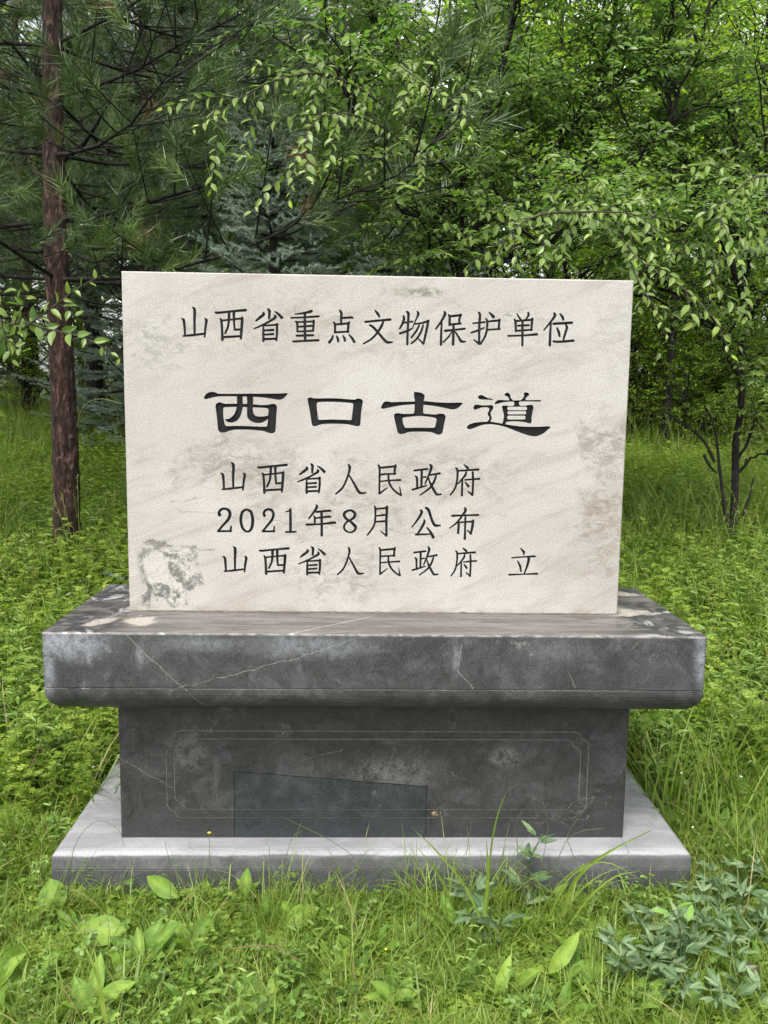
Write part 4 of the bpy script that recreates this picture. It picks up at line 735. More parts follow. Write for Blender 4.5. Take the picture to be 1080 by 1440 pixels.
# 3 the slim tree standing free in the grass on the right
base, limbs = px_tree(1034, 5.74, [
    ([None, (1036, 640, 5.77), (1043, 540, 5.77), (1048, 400, 5.70), (1040, 290, 5.62), (1030, 160, 5.48)], 0.035, 0.020, 9, 0.55),
    ([(1036, 650, 5.77), (1060, 600, 5.70), (1100, 560, 5.62), (1150, 480, 5.48)], 0.014, 0.008, 8, 0.5),
    ([(1040, 665, 5.77), (1065, 640, 5.70), (1110, 620, 5.62)], 0.014, 0.006, 3, 0.6),
    ([(1043, 540, 5.77), (1010, 470, 5.62), (960, 420, 5.48), (915, 400, 5.41)], 0.022, 0.008, 12, 0.25),
    ([(1045, 420, 5.70), (1000, 300, 5.48), (950, 180, 5.41), (930, 40, 5.33)], 0.026, 0.009, 18, 0.1),
    ([(1048, 400, 5.70), (1080, 270, 5.41), (1090, 120, 5.83), (1080, -30, 5.67)], 0.026, 0.009, 20, 0.1),
    ([(1046, 460, 5.70), (1100, 380, 5.41), (1150, 300, 5.83)], 0.02, 0.008, 10, 0.2)])
m = broad_tree('elm', limbs, r, LF8, 0.058, 0.036, 12, 10, 0.85, 0.38, 0.80, (B_DARK, L_ELM), 0.25)
e = plant_tree('slim_tree', m, base, 'slim dark-stemmed tree standing in the tall grass right of the monument')
for pts in ([W(1022, 735, 5.73), W(1012, 660, 5.70), W(1005, 600, 5.70), W(990, 570, 5.70)], [W(1005, 650, 5.70), W(990, 620, 5.70), W(960, 595, 5.73), W(935, 580, 5.77)], [W(1045, 725, 5.77), W(1053, 700, 5.77), W(1060, 672, 5.77)], [W(990, 640, 5.70), W(998, 655, 5.70), W(1008, 665, 5.70)]):
    w = Acc(); V, T = tube(spline(rel(pts, base), 10), np.linspace(0.013 if pts[0][0] < W(1030, 0, 5.77)[0] and pts[0][2] < 0.9 else 0.011, 0.005, 10), 6, 0.05); w.add(V, T); obj('bare_stem', w.mesh('bare_stem', B_DARK, True), e)
hero_branch(e, base, [W(1090, 330, 4.4), W(1055, 350, 4.0), W(1005, 370, 3.8), W(1000, 430, 3.7)], 0.005, r, 0.055, 0.036, 'leafy twig hanging at the right edge of the picture', tone=0.7, subs=5, sublen=0.4)
hero_branch(e, base, [W(1100, 250, 4.0), W(1060, 250, 3.7), W(1020, 290, 3.6), W(1010, 350, 3.5)], 0.005, r, 0.055, 0.036, 'upper leafy twig at the right edge of the picture', tone=0.9, subs=5, sublen=0.35)
# 4 elm out of the frame on the left whose branch reaches in beside the tablet
base, limbs = px_tree(-330, 4.3, [
    ([None, (-330, 450, 4.3), (-320, 150, 4.3), (-330, -200, 4.2)], 0.05, 0.02, 22, 0.35),
    ([(-330, 500, 4.3), (-200, 450, 3.6), (-120, 480, 3.2)], 0.014, 0.008, 1, 0.9)])
m = broad_tree('elm', limbs, r, LF8, 0.052, 0.044, 10, 6, 0.8, 0.36, 0.5, (B_DARK, L_ELM), 0.4)
e = plant_tree('elm_tree', m, base, 'elm mostly outside the left edge, one leafy branch reaching in front of the pine trunk')
hero_branch(e, base, [W(-60, 560, 3.0), W(-10, 500, 2.95), W(20, 455, 2.9), W(45, 400, 2.9)], 0.005, r, 0.046, 0.026, 'upright leafy shoot at the left edge', tone=0.72, tipb=0.5, subs=3, sublen=0.16, hang=0.0)
hero_branch(e, base, [W(-60, 520, 3.0), W(20, 470, 2.9), W(70, 435, 2.85), W(110, 405, 2.85), W(148, 385, 2.85)], 0.005, r, 0.046, 0.026, 'leafy shoot crossing in front of the pine trunk', tone=0.8, tipb=1.1, subs=2, sublen=0.14, hang=0.0)
hero_branch(e, base, [W(-40, 490, 3.0), W(20, 455, 2.9), W(75, 465, 2.85), W(125, 478, 2.8), W(178, 510, 2.8)], 0.005, r, 0.054, 0.034, 'low leafy twig hanging towards the tablet from the left', tone=0.72, tipb=0.9, subs=1, sublen=0.16, hang=0.3)
hero_branch(e, base, [W(-50, 400, 3.0), W(-10, 430, 2.9), W(10, 480, 2.9), W(20, 520, 2.9)], 0.004, r, 0.054, 0.032, 'leafy spray hanging down at the left edge', tone=0.66, tipb=0.4, subs=2, sublen=0.18)

# ---------------------------------------------------------------- PINES
def tuft(r, n=64, L=0.115, w=0.0034, axis=0.13):
    """a shoot along +y set with long paired needles, one thin triangle each"""
    y = r.random(n)*axis; a = r.random(n)*2*np.pi; op = np.radians(18+42*r.random(n))
    d = np.stack([np.sin(op)*np.cos(a), np.cos(op), np.sin(op)*np.sin(a)], 1); l = L*(0.75+0.4*r.random(n))
    p = np.stack([0*y, y, 0*y], 1); s = nrm(np.cross(d, r.standard_normal((n, 3))))*w/2
    tip = p+d*l[:, None]; tip[:, 2] -= 0.008*r.random(n)
    V = np.stack([p-s, p+s, tip], 1).reshape(-1, 3); return V, np.arange(3*n).reshape(-1, 3)
def pine(name, r, H, crown0, spread, nwhorl, tufts_per, seedtrunk, lean=(0, 0), rad=0.11, sector=None, needles=64, tone=0.45, dens=1.0, clearz=0):
    trunk = Acc(); wood = Acc(); cr = Acc(); TF = [tuft(r, needles) for _ in range(4)]
    z = np.linspace(0, H, 240 if needles > 50 else 60); ax = np.stack([lean[0]*z/H+0.02*np.sin(z*1.7), lean[1]*z/H+0.015*np.sin(z*2.3+1), z], 1)
    R = rad*(1-0.72*z/H)*(1+0.25*np.exp(-z/0.15)); V, T = tube(ax, R, 30 if needles > 50 else 16, 0.035); trunk.add(V, T)
    Ps = [[] for _ in TF]; Ds = [[] for _ in TF]
    for wv in range(nwhorl):
        zz = crown0+(H-crown0)*((wv+0.2*r.random())/nwhorl); f = (zz-crown0)/(H-crown0)
        c = np.array([np.interp(zz, z, ax[:, 0]), np.interp(zz, z, ax[:, 1]), zz]); L = spread*(1-0.72*f**1.3)
        nbr = 5
        for b in range(nbr):
            az = 2*np.pi*(b+0.6*r.random())/nbr+wv*0.7
            if sector is not None and not sector(az, r): continue
            l = L*(0.6+0.5*r.random()); d = np.array([math.cos(az), math.sin(az), 0.10+0.35*f+0.15*r.standard_normal()])
            t = np.linspace(0, 1, 9)[:, None]; Q = c+nrm(d)*l*t+UP*(l*(-0.22*t+0.30*t**2)); Q[1:] += 0.03*r.standard_normal((8, 3))*t[1:]
            V, T = tube(Q, np.linspace(0.014-0.006*f, 0.003, 9), 6, 0.05); wood.add(V, T)
            ns = int(l/0.105*dens); O2 = []; 
            for q in range(ns):
                u = 0.10+0.90*(q+r.random())/ns; i = min(int(u*8), 7); p = Q[i]+(Q[i+1]-Q[i])*(u*8-i); bx = nrm(Q[i+1]-Q[i]); sd = nrm(np.cross(bx, UP))*(1 if q % 2 else -1)
                sl = (0.25+0.5*(1-abs(u-0.5)))*(0.5+0.6*r.random()); dd = nrm(bx*0.6+sd*0.75+UP*0.15+0.25*r.standard_normal(3))
                tt = np.linspace(0, 1, 5)[:, None]; S = p+dd*sl*tt+UP*sl*0.12*tt**2; V, T = tube(S, np.linspace(0.006, 0.003, 5), 4); wood.add(V, T)
                for m_ in range(tufts_per):
                    v = 0.3+0.7*(m_+1)/tufts_per; pp = p+dd*sl*v; sd2 = nrm(np.cross(dd, UP))*r.choice([-1, 1]); dt = nrm(dd*0.7+sd2*0.5*(m_ < tufts_per-1)+UP*0.45+0.3*r.standard_normal(3))
                    k = r.integers(len(TF)); tl = 0.10*r.random(); Ps[k].append(pp+dt*tl); Ds[k].append(dt)
            k = r.integers(len(TF)); Ps[k].append(Q[-1]); Ds[k].append(nrm(Q[-1]-Q[-2]))
    for (tv, tt), P, D in zip(TF, Ps, Ds):
        if not P: continue
        P = np.array(P); D = np.array(D); M = frames(D, UP+0.3*r.standard_normal(D.shape)); s = 0.8+0.5*r.random(len(P)); tn = tone+0.9*(r.random(len(P))-0.5)
        tn = np.where(r.random(len(P)) < 0.02, 2.0, tn)
        cr.inst(tv, tt, M*s[:, None, None], P, tn)
    return trunk.mesh(name+'_trunk', B_PINE, True), cr.mesh(name+'_crown', L_PINE), wood.mesh(name+'_branches', B_DARK, True)
r = np.random.default_rng(23)
base = G(88, 5.5, -0.05); top = Wy(74, -10, base[1])
m = pine('pine', r, 7.2, 1.95, 3.0, 15, 4, 1, lean=((top[0]-base[0])*7.2/(top[2]-base[2]), 0.0), rad=0.088, needles=60, tone=0.5, sector=lambda a, r: not (math.sin(a) < -0.80 and r.random() < 0.85))
main_pine = plant_tree('pine_tree', m, base, 'tall pine with flaking red-brown trunk standing left of the tablet', rot=0)
# cones and dead lower snags of that pine
w = Acc()
for (px, py, d, px2, py2, d2) in ((90, 330, 5.50, 165, 345, 5.1), (95, 335, 5.46, 20, 350, 5.2), (88, 225, 5.46, 150, 150, 4.9), (84, 120, 5.46, 15, 60, 5.0), (95, 345, 5.46, 155, 365, 5.2)):
    a, b = W(px, py, d)-base, W(px2, py2, d2)-base; V, T = tube(spline([a, (a+b)/2-UP*0.05, b], 9), np.linspace(0.022, 0.006, 9), 6, 0.08); w.add(V, T)
obj('dead_branch', w.mesh('dead_branch', B_DARK, True), main_pine)
def cone_mesh():
    a = Acc(); n = 46
    for i in range(n):
        t = i/n; az = i*2.4; R = 0.020*math.sin(math.pi*(0.12+0.83*t)); z = -0.045*t; o = np.array([math.cos(az), math.sin(az), 0]); s = np.array([-math.sin(az), math.cos(az), 0])
        a.add([o*R*0.3+UP*z, o*R*1.1+s*0.006+UP*(z-0.006), o*R*1.25+UP*(z-0.010), o*R*1.1-s*0.006+UP*(z-0.006)], [(0, 1, 2), (0, 2, 3)])
    V, T = tube([(0, 0, 0), (0, 0, -0.045)], [0.010, 0.006], 6); a.add(V, T); return a.mesh('pine_cone', B_DARK)
CM = cone_mesh()
for px, py, d in ((255, 6, 5.0), (98, 57, 5.6), (218, 325, 5.2), (525, 20, 5.0), (237, 163, 5.5), (310, 60, 5.4)): obj('pine_cone', CM, main_pine, tuple(W(px, py, d)-base))
# pines behind it
PN = [pine('pine', np.random.default_rng(31), 9.0, 2.2, 2.6, 17, 3, 1, rad=0.10, needles=44, tone=0.5), pine('pine', np.random.default_rng(32), 8.2, 2.0, 2.5, 16, 3, 1, rad=0.09, needles=44, tone=0.5)]
for i, (px, d, rot, s, lab) in enumerate(((215, 9.2, 0.5, 0.85, 'pine with a dark crown behind the upper left corner of the tablet'), (-60, 8.6, 2.1, 0.9, 'pine at the left edge of the picture behind the nearest pine trunk'), (330, 11.5, 4.0, 0.95, 'far pine behind the spruces left of the middle'), (48, 11.5, 3.0, 0.9, 'dark far pine trunk between the left edge and the nearest pine'), (-190, 12.5, 1.2, 1.0, 'far pine beyond the left edge of the picture'), (450, 10.5, 5.2, 0.9, 'pine crown rising over the middle left behind the elm leaves'))):
    plant_tree('pine_tree', PN[i % 2], G(px, d, -0.1), lab, 'pines behind the monument', rot, s)

# ---------------------------------------------------------------- SPRUCES
def spruce(name, r, H, spread, nwh, tone):
    wood = Acc(); cr = Acc(); z = np.linspace(0, H, 20); V, T = tube(np.stack([0*z, 0*z, z], 1), 0.09*(1-0.9*z/H), 9, 0.04); wood.add(V, T)
    def sprig(n=54, L=0.13):
        y = (np.arange(n)+r.random(n))/n*L; a = r.random(n)*2*np.pi; d = np.stack([np.cos(a)*0.8, 0.55+0*a, np.sin(a)*0.8+0.15], 1); d = nrm(d); l = 0.024*(0.8+0.4*r.random(n))
        p = np.stack([0*y, y, 0*y], 1); s = nrm(np.cross(d, r.standard_normal((n, 3))))*0.0030
        V = np.stack([p-s, p+s, p+d*l[:, None]], 1).reshape(-1, 3); return V, np.arange(3*n).reshape(-1, 3)
    SP = [sprig() for _ in range(3)]; P = []; D = []; TN = []
    for wv in range(nwh):
        zz = 0.25+(H-0.4)*wv/nwh; f = zz/H; L = spread*(1-f)**0.85
        for b in range(6):
            az = 2*np.pi*(b+0.5*r.random())/6+wv*0.5; l = L*(0.75+0.35*r.random()); d = np.array([math.cos(az), math.sin(az), -0.12+0.25*f])
            t = np.linspace(0, 1, 8)[:, None]; Q = np.array([0, 0, zz])+nrm(d)*l*t+UP*l*(-0.15*t+0.28*t**2); V, T = tube(Q, np.linspace(0.016, 0.005, 8), 5); wood.add(V, T)
            tb = tone+0.3*(r.random()-0.5)
            ns = max(3, int(l/0.10))
            for q in range(ns):
                u = 0.25+0.75*(q+r.random())/ns; i = min(int(u*7), 6); p = Q[i]+(Q[i+1]-Q[i])*(u*7-i); bx = nrm(Q[i+1]-Q[i]); sd = nrm(np.cross(bx, UP))*(1 if q % 2 else -1)
                sl = (0.14+0.32*(1-u))*(0.7+0.5*r.random()); dd = nrm(bx*0.75+sd*0.65+0.12*r.standard_normal(3)); ks = max(1, int(sl/0.10))
                for g in range(ks): P.append(p+dd*(g*0.105)); D.append(dd+0.12*r.standard_normal(3)); TN.append(tb+0.12*g)
                if ks > 1:
                    for sgn in (-1, 1):
                        for g in range(ks): P.append(p+dd*(g*0.10+0.04)); D.append(nrm(dd*0.75+nrm(np.cross(dd, UP))*sgn*0.65+UP*0.1*r.standard_normal())); TN.append(tb+0.1)
            P.append(Q[-1]); D.append(nrm(Q[-1]-Q[-2])); TN.append(tb+0.3)
    P = np.array(P); D = nrm(np.array(D)); TN = np.array(TN); k = r.integers(3, size=len(P))
    for i, (tv, tt) in enumerate(SP):
        s = k == i; M = frames(D[s], UP+0.2*r.standard_normal(D[s].shape)); cr.inst(tv, tt, M*(0.85+0.35*r.random(s.sum()))[:, None, None], P[s], TN[s]+0.2*(r.random(s.sum())-0.5))
    return wood.mesh(name+'_trunk', B_DARK, True), cr.mesh(name+'_crown', L_SPRUCE)
SM = [spruce('spruce', np.random.default_rng(41), 4.6, 1.35, 23, 0.5), spruce('spruce', np.random.default_rng(42), 3.6, 1.25, 19, 0.6)]
for i, (px, d, rot, s, lab) in enumerate(((385, 4.9, 0.3, 0.66, 'blue-grey spruce showing just above the tablet left of its middle'), (535, 4.9, 1.4, 0.62, 'small blue-grey spruce behind the middle of the tablet top'), (205, 9.6, 2.2, 1.0, 'dim spruce showing between the near pine trunk and the tablet'), (765, 6.3, 3.3, 0.50, 'blue-grey spruce half hidden among elms behind the tablet right corner'), (285, 9.8, 4.1, 1.2, 'taller spruce further back behind the left part of the tablet'), (455, 5.6, 5.0, 0.72, 'pale blue-grey spruce behind the middle left of the tablet top'), (-40, 11.5, 0.9, 1.0, 'far spruce at the left edge in deep shade'), (600, 10.5, 2.7, 1.2, 'far spruce behind the elm stem'))):
    plant_tree('spruce_tree', SM[i % 2], G(px, d, -0.05), lab, 'spruces behind the monument', rot, s)

# ---------------------------------------------------------------- MIDDLE AND FAR BROADLEAF TREES
def wood_tree(seed, H, sp, n, size, step, nb_, tone, mat):
    r = np.random.default_rng(seed); limbs = [([(0, 0, 0), (0.05, 0, H*0.35), (0.0, 0.05, H*0.62), (0.05, 0, H*0.95)], 0.07, 0.015, nb_*2, 0.22)]
    for i in range(n):
        az = 2*np.pi*(i+0.4*r.random())/n; z0 = H*(0.14+0.40*r.random()); z1 = z0+H*(0.25+0.25*r.random()); c, s_ = math.cos(az), math.sin(az)
        limbs.append(([(0, 0, z0), (sp*0.4*c, sp*0.4*s_, (z0+z1)/2), (sp*c, sp*s_, z1)], 0.030, 0.010, nb_, 0.15))
    return broad_tree('broadleaf', limbs, r, LF4, size, step, nb_, 7, sp*0.62, 0.5, tone, (B_DARK, mat), 0.3, tipb=0.2)
FT = [wood_tree(51, 6.5, 1.7, 7, 0.10, 0.07, 12, 0.55, L_FAR), wood_tree(52, 7.5, 1.9, 8, 0.11, 0.075, 12, 0.7, L_FAR), wood_tree(53, 3.2, 1.4, 7, 0.075, 0.07, 9, 0.6, L_FAR)]
spots = [(930, 9.6, 0, .9, 'leafy tree behind the gap between the tablet and the slim tree'), (1120, 10.0, 1, .9, 'leafy tree at the right edge of the picture'), (760, 10.5, 1, .85, 'leafy tree far behind the elm right of the middle'), (620, 11.5, 0, .95, 'leafy tree far behind the forked elm stem'), (1030, 13.0, 1, 1.0, 'bright leafy tree behind the slim tree')]
for px, d, ty, s, lab in spots: plant_tree('broadleaf_tree', FT[ty], G(px, d, -0.1), lab, 'leafy trees behind the elms', px*0.37, s)
rr = np.random.default_rng(61)
for i, (px, d) in enumerate(((900, 14.5), (980, 16), (1080, 17), (830, 15.5), (740, 16), (660, 17), (560, 15.5), (480, 17), (390, 16), (300, 17.5), (210, 16), (120, 18), (30, 16.5), (-60, 18), (1160, 15), (1010, 20), (880, 21), (770, 22), (640, 22), (520, 22), (400, 22), (280, 22), (150, 22), (20, 22), (1130, 21), (-120, 21))):
    plant_tree('broadleaf_tree', FT[i % 2], G(px, d, -0.1), 'leafy tree in the wood that closes the view', 'trees of the wood far behind', rr.random()*6.28, 1.0+0.35*rr.random())
for i, (px, d, s) in enumerate(((900, 12.4, 1.1), (965, 12.8, 1.1), (955, 9.6, .45), (1075, 9.4, .42), (990, 10.4, .6), (1035, 10.0, .5), (880, 10.2, .7), (1110, 10.4, .6), (930, 11.4, .8), (1000, 12.0, .9), (1070, 12.2, .9), (905, 10.8, .55), (960, 12.5, .6), (1075, 11.5, .5), (40, 11.0, .55), (150, 11.5, .6), (1040, 15.0, .8), (930, 15, .7), (1110, 14, .8), (-30, 13, .8), (90, 14.5, .8), (180, 14, .8))):
    plant_tree('bush', FT[2], G(px, d, -0.35*s), 'low leafy bush at the edge of the wood behind the grass', 'bushes along the wood edge', rr.random()*6.28, s, 'bush')
for px, d in ((970, 10.9), (1001, 11.2), (135, 10.6), (50, 13.0)):
    b = G(px, d, -0.1); w = Acc(); V, T = tube(spline([(0, 0, 0), (0.03, 0, 1.2), (-0.02, 0, 2.6), (0.04, 0.02, 5.0)], 16), np.linspace(0.12, 0.06, 16), 12, 0.05); w.add(V, T)
    t = empty('tree_trunk', b); tag(t, 'dark bare trunk standing in the shade at the wood edge', 'tree', 'dark trunks at the wood edge'); obj('trunk', w.mesh('trunk', B_DARK, True), t)
    w = Acc()
    for q in range(7):
        az = q*2.1; zq = 1.9+0.35*q; V, T = tube(spline([(0, 0, zq), (0.5*math.cos(az), 0.5*math.sin(az), zq+0.15), (1.1*math.cos(az), 1.1*math.sin(az), zq+0.5)], 7), np.linspace(0.03, 0.008, 7), 5); w.add(V, T)
    obj('branches', w.mesh('branches', B_DARK, True), t)
# ================================================================ GROUND AND LOW PLANTS
xs = np.concatenate([np.linspace(-60, -7, 30), np.linspace(-6.8, 6.8, 120), np.linspace(7, 60, 30)]); ys = np.concatenate([np.linspace(-12, -3, 12), np.linspace(-2.8, 14, 130), np.linspace(14.5, 120, 50)])
X, Y = np.meshgrid(xs, ys); Z = gz(X, Y)+0.012*np.sin(X*7.1+Y*3.3)*np.sin(Y*8.3-X*2.1)-0.01
Z = np.minimum(Z, 6.0)
V = np.stack([X.ravel(), Y.ravel(), Z.ravel()], 1); nx = len(xs); i = np.arange(len(ys)-1)[:, None]*nx+np.arange(nx-1)[None]; i = i.ravel()
T = np.concatenate([np.stack([i, i+1, i+nx+1], 1), np.stack([i, i+nx+1, i+nx], 1)])
k = NM('damp_soil_and_litter'); co = k.coord(); n1 = k.noise(co, 3, 6, 0.6); n2 = k.noise(co, 45, 7, 0.75)
col = k.mix(k.ramp(n2, 0.4, 0.65), (0.020, 0.026, 0.010), (0.055, 0.052, 0.024)); col = k.mix(k.ramp(n1, 0.4, 0.6), col, (0.028, 0.05, 0.012))
M_SOIL = k.done(k.pbsdf(col, 0.9, 0.2, k.bump(n2, 0.8, 0.02)))
g = obj('ground', mesh_np('ground', V, T, M_SOIL, smooth=True)); g['kind'] = 'structure'

L_GRASS = mat_leaf('grass_blade', (0.060, 0.110, 0.018), (0.146, 0.216, 0.036), (0.252, 0.332, 0.066), (0.32, 0.26, 0.12), 0.45, 0.3, 0.45)
L_FERN = mat_leaf('weed_leaf', (0.068, 0.118, 0.016), (0.168, 0.244, 0.033), (0.300, 0.382, 0.066), (0.25, 0.16, 0.06), 0.5, 0.3, 0.45)
L_WEED = mat_leaf('herb_leaf', (0.045, 0.094, 0.018), (0.110, 0.190, 0.034), (0.208, 0.308, 0.060), (0.25, 0.16, 0.06), 0.45, 0.4, 0.35)
L_DOCK = mat_leaf('dock_leaf', (0.056, 0.116, 0.018), (0.122, 0.212, 0.030), (0.215, 0.310, 0.050), None, 0.55, 0.2, 0.35, vary=True)
L_BLUE = mat_leaf('grey_green_leaf', (0.052, 0.096, 0.040), (0.095, 0.155, 0.068), (0.17, 0.235, 0.12), (0.17, 0.30, 0.05), 0.5, 0.3, 0.3)
L_DRY = mat_leaf('dry_stalk', (0.10, 0.07, 0.035), (0.20, 0.14, 0.07), (0.30, 0.23, 0.13), None, 0.7, 0.2, 0.2)
L_FADED = mat_leaf('faded_leaf', (0.07, 0.06, 0.02), (0.13, 0.11, 0.035), (0.19, 0.15, 0.06), None, 0.6, 0.2, 0.35)
L_PETAL = mat_leaf('white_petal', (0.6, 0.6, 0.58), (0.7, 0.7, 0.68), (0.75, 0.74, 0.72), None, 0.6, 0.2, 0.3, vary=False)
L_YELLOW = mat_leaf('yellow_petal', (0.6, 0.42, 0.03), (0.7, 0.5, 0.04), (0.7, 0.5, 0.04), None, 0.6, 0.2, 0.3, vary=False)
L_PINK = mat_leaf('violet_petal', (0.30, 0.09, 0.32), (0.35, 0.11, 0.38), (0.4, 0.15, 0.42), None, 0.6, 0.2, 0.3, vary=False)

def blades(acc, r, n, L, w, spread, segs=5, tone=0.5, bend=0.6, base=0.02, width_pow=0.8):
    t = np.linspace(0, 1, segs+1)
    az = r.random(n)*2*np.pi; o = np.stack([np.cos(az), np.sin(az), 0*az], 1); l = L*(0.45+0.75*r.random(n)); tilt = spread*(0.2+0.9*r.random(n)); bd = bend*(0.3+1.0*r.random(n))
    ang = tilt[:, None]+bd[:, None]*t[None]**1.5*1.6; ds = (l/segs)[:, None]
    rr_ = np.cumsum(np.sin(ang)*ds, 1)-np.sin(ang[:, :1])*ds; zz = np.cumsum(np.cos(ang)*ds, 1)-np.cos(ang[:, :1])*ds
    root = o*(base*r.random(n))[:, None]*2+np.stack([r.standard_normal(n), r.standard_normal(n), 0*az], 1)*base
    P = root[:, None]+o[:, None]*rr_[..., None]+UP*zz[..., None]; s = np.stack([-np.sin(az), np.cos(az), 0*az], 1)[:, None]*(w*(1-t**2.2*0.98)*0.5*(0.6+0.8*r.random(n))[:, None])[..., None]
    V = np.stack([P-s, P+s], 2).reshape(n, -1, 3); q = np.arange(segs)*2; T = np.concatenate([np.stack([q, q+1, q+3], 1), np.stack([q, q+3, q+2], 1)])
    T = T[None]+(np.arange(n)*(segs+1)*2)[:, None, None]
    acc.add(V.reshape(-1, 3), T.reshape(-1, 3), np.repeat(tone+0.5*(r.random(n)-0.5)+np.where(r.random(n) < 0.05, 1.5, 0), (segs+1)*2))
def stem(acc, pts, r0, r1, tone=0.4, sides=3):
    V, T = tube(spline(pts, max(4, len(pts))), np.linspace(r0, r1, max(4, len(pts))), sides); acc.add(V, T, tone)
def pinnate(acc, r, p0, az, L, npair, tone, lobes=LF4, wl=0.5, lift=0.9, curl=1.2):
    t = np.linspace(0, 1, npair+1)[1:]; ang = lift-curl*t; o = np.array([math.cos(az), math.sin(az), 0]); s = np.array([-math.sin(az), math.cos(az), 0]); dl = L/npair
    P = p0+np.cumsum(o*np.cos(ang)[:, None]*dl+UP*np.sin(ang)[:, None]*dl, 0)
    stem(acc, [p0]+list(P[::2]), 0.0012, 0.0006, tone)
    ax = o*np.cos(ang)[:, None]+UP*np.sin(ang)[:, None]; nn = -o*np.sin(ang)[:, None]+UP*np.cos(ang)[:, None]
    sz = L*wl*np.sin(np.pi*(0.18+0.75*t))*0.62; D = np.concatenate([nrm(ax*0.55+s), nrm(ax*0.55-s), ax[-1:]]); N = np.concatenate([nn, nn, nn[-1:]]); N = N+0.25*r.standard_normal(N.shape)
    acc.inst(lobes[0], lobes[1], frames(D, N)*np.concatenate([sz, sz, sz[-1:]*1.3])[:, None, None], np.concatenate([P, P, P[-1:]]), np.full(2*npair+1, tone)+0.15*(r.random(2*npair+1)-0.5))
NARROW = leaf4(0.30, 0.1, 0.05); BROAD8 = leaf8(0.46, 0.16, 0.05); LANCE = leaf8(0.24, 0.18, 0.04); ROUND = (np.array([(0, 0, 0), (-.22, .15, .02), (-.38, .5, .05), (-.24, .86, .03), (0, .96, -.01), (.24, .86, .03), (.38, .5, .05), (.22, .15, .02), (0, .5, -.02)]), np.array([(8, i, (i+7) % 8) for i in range(8)]))
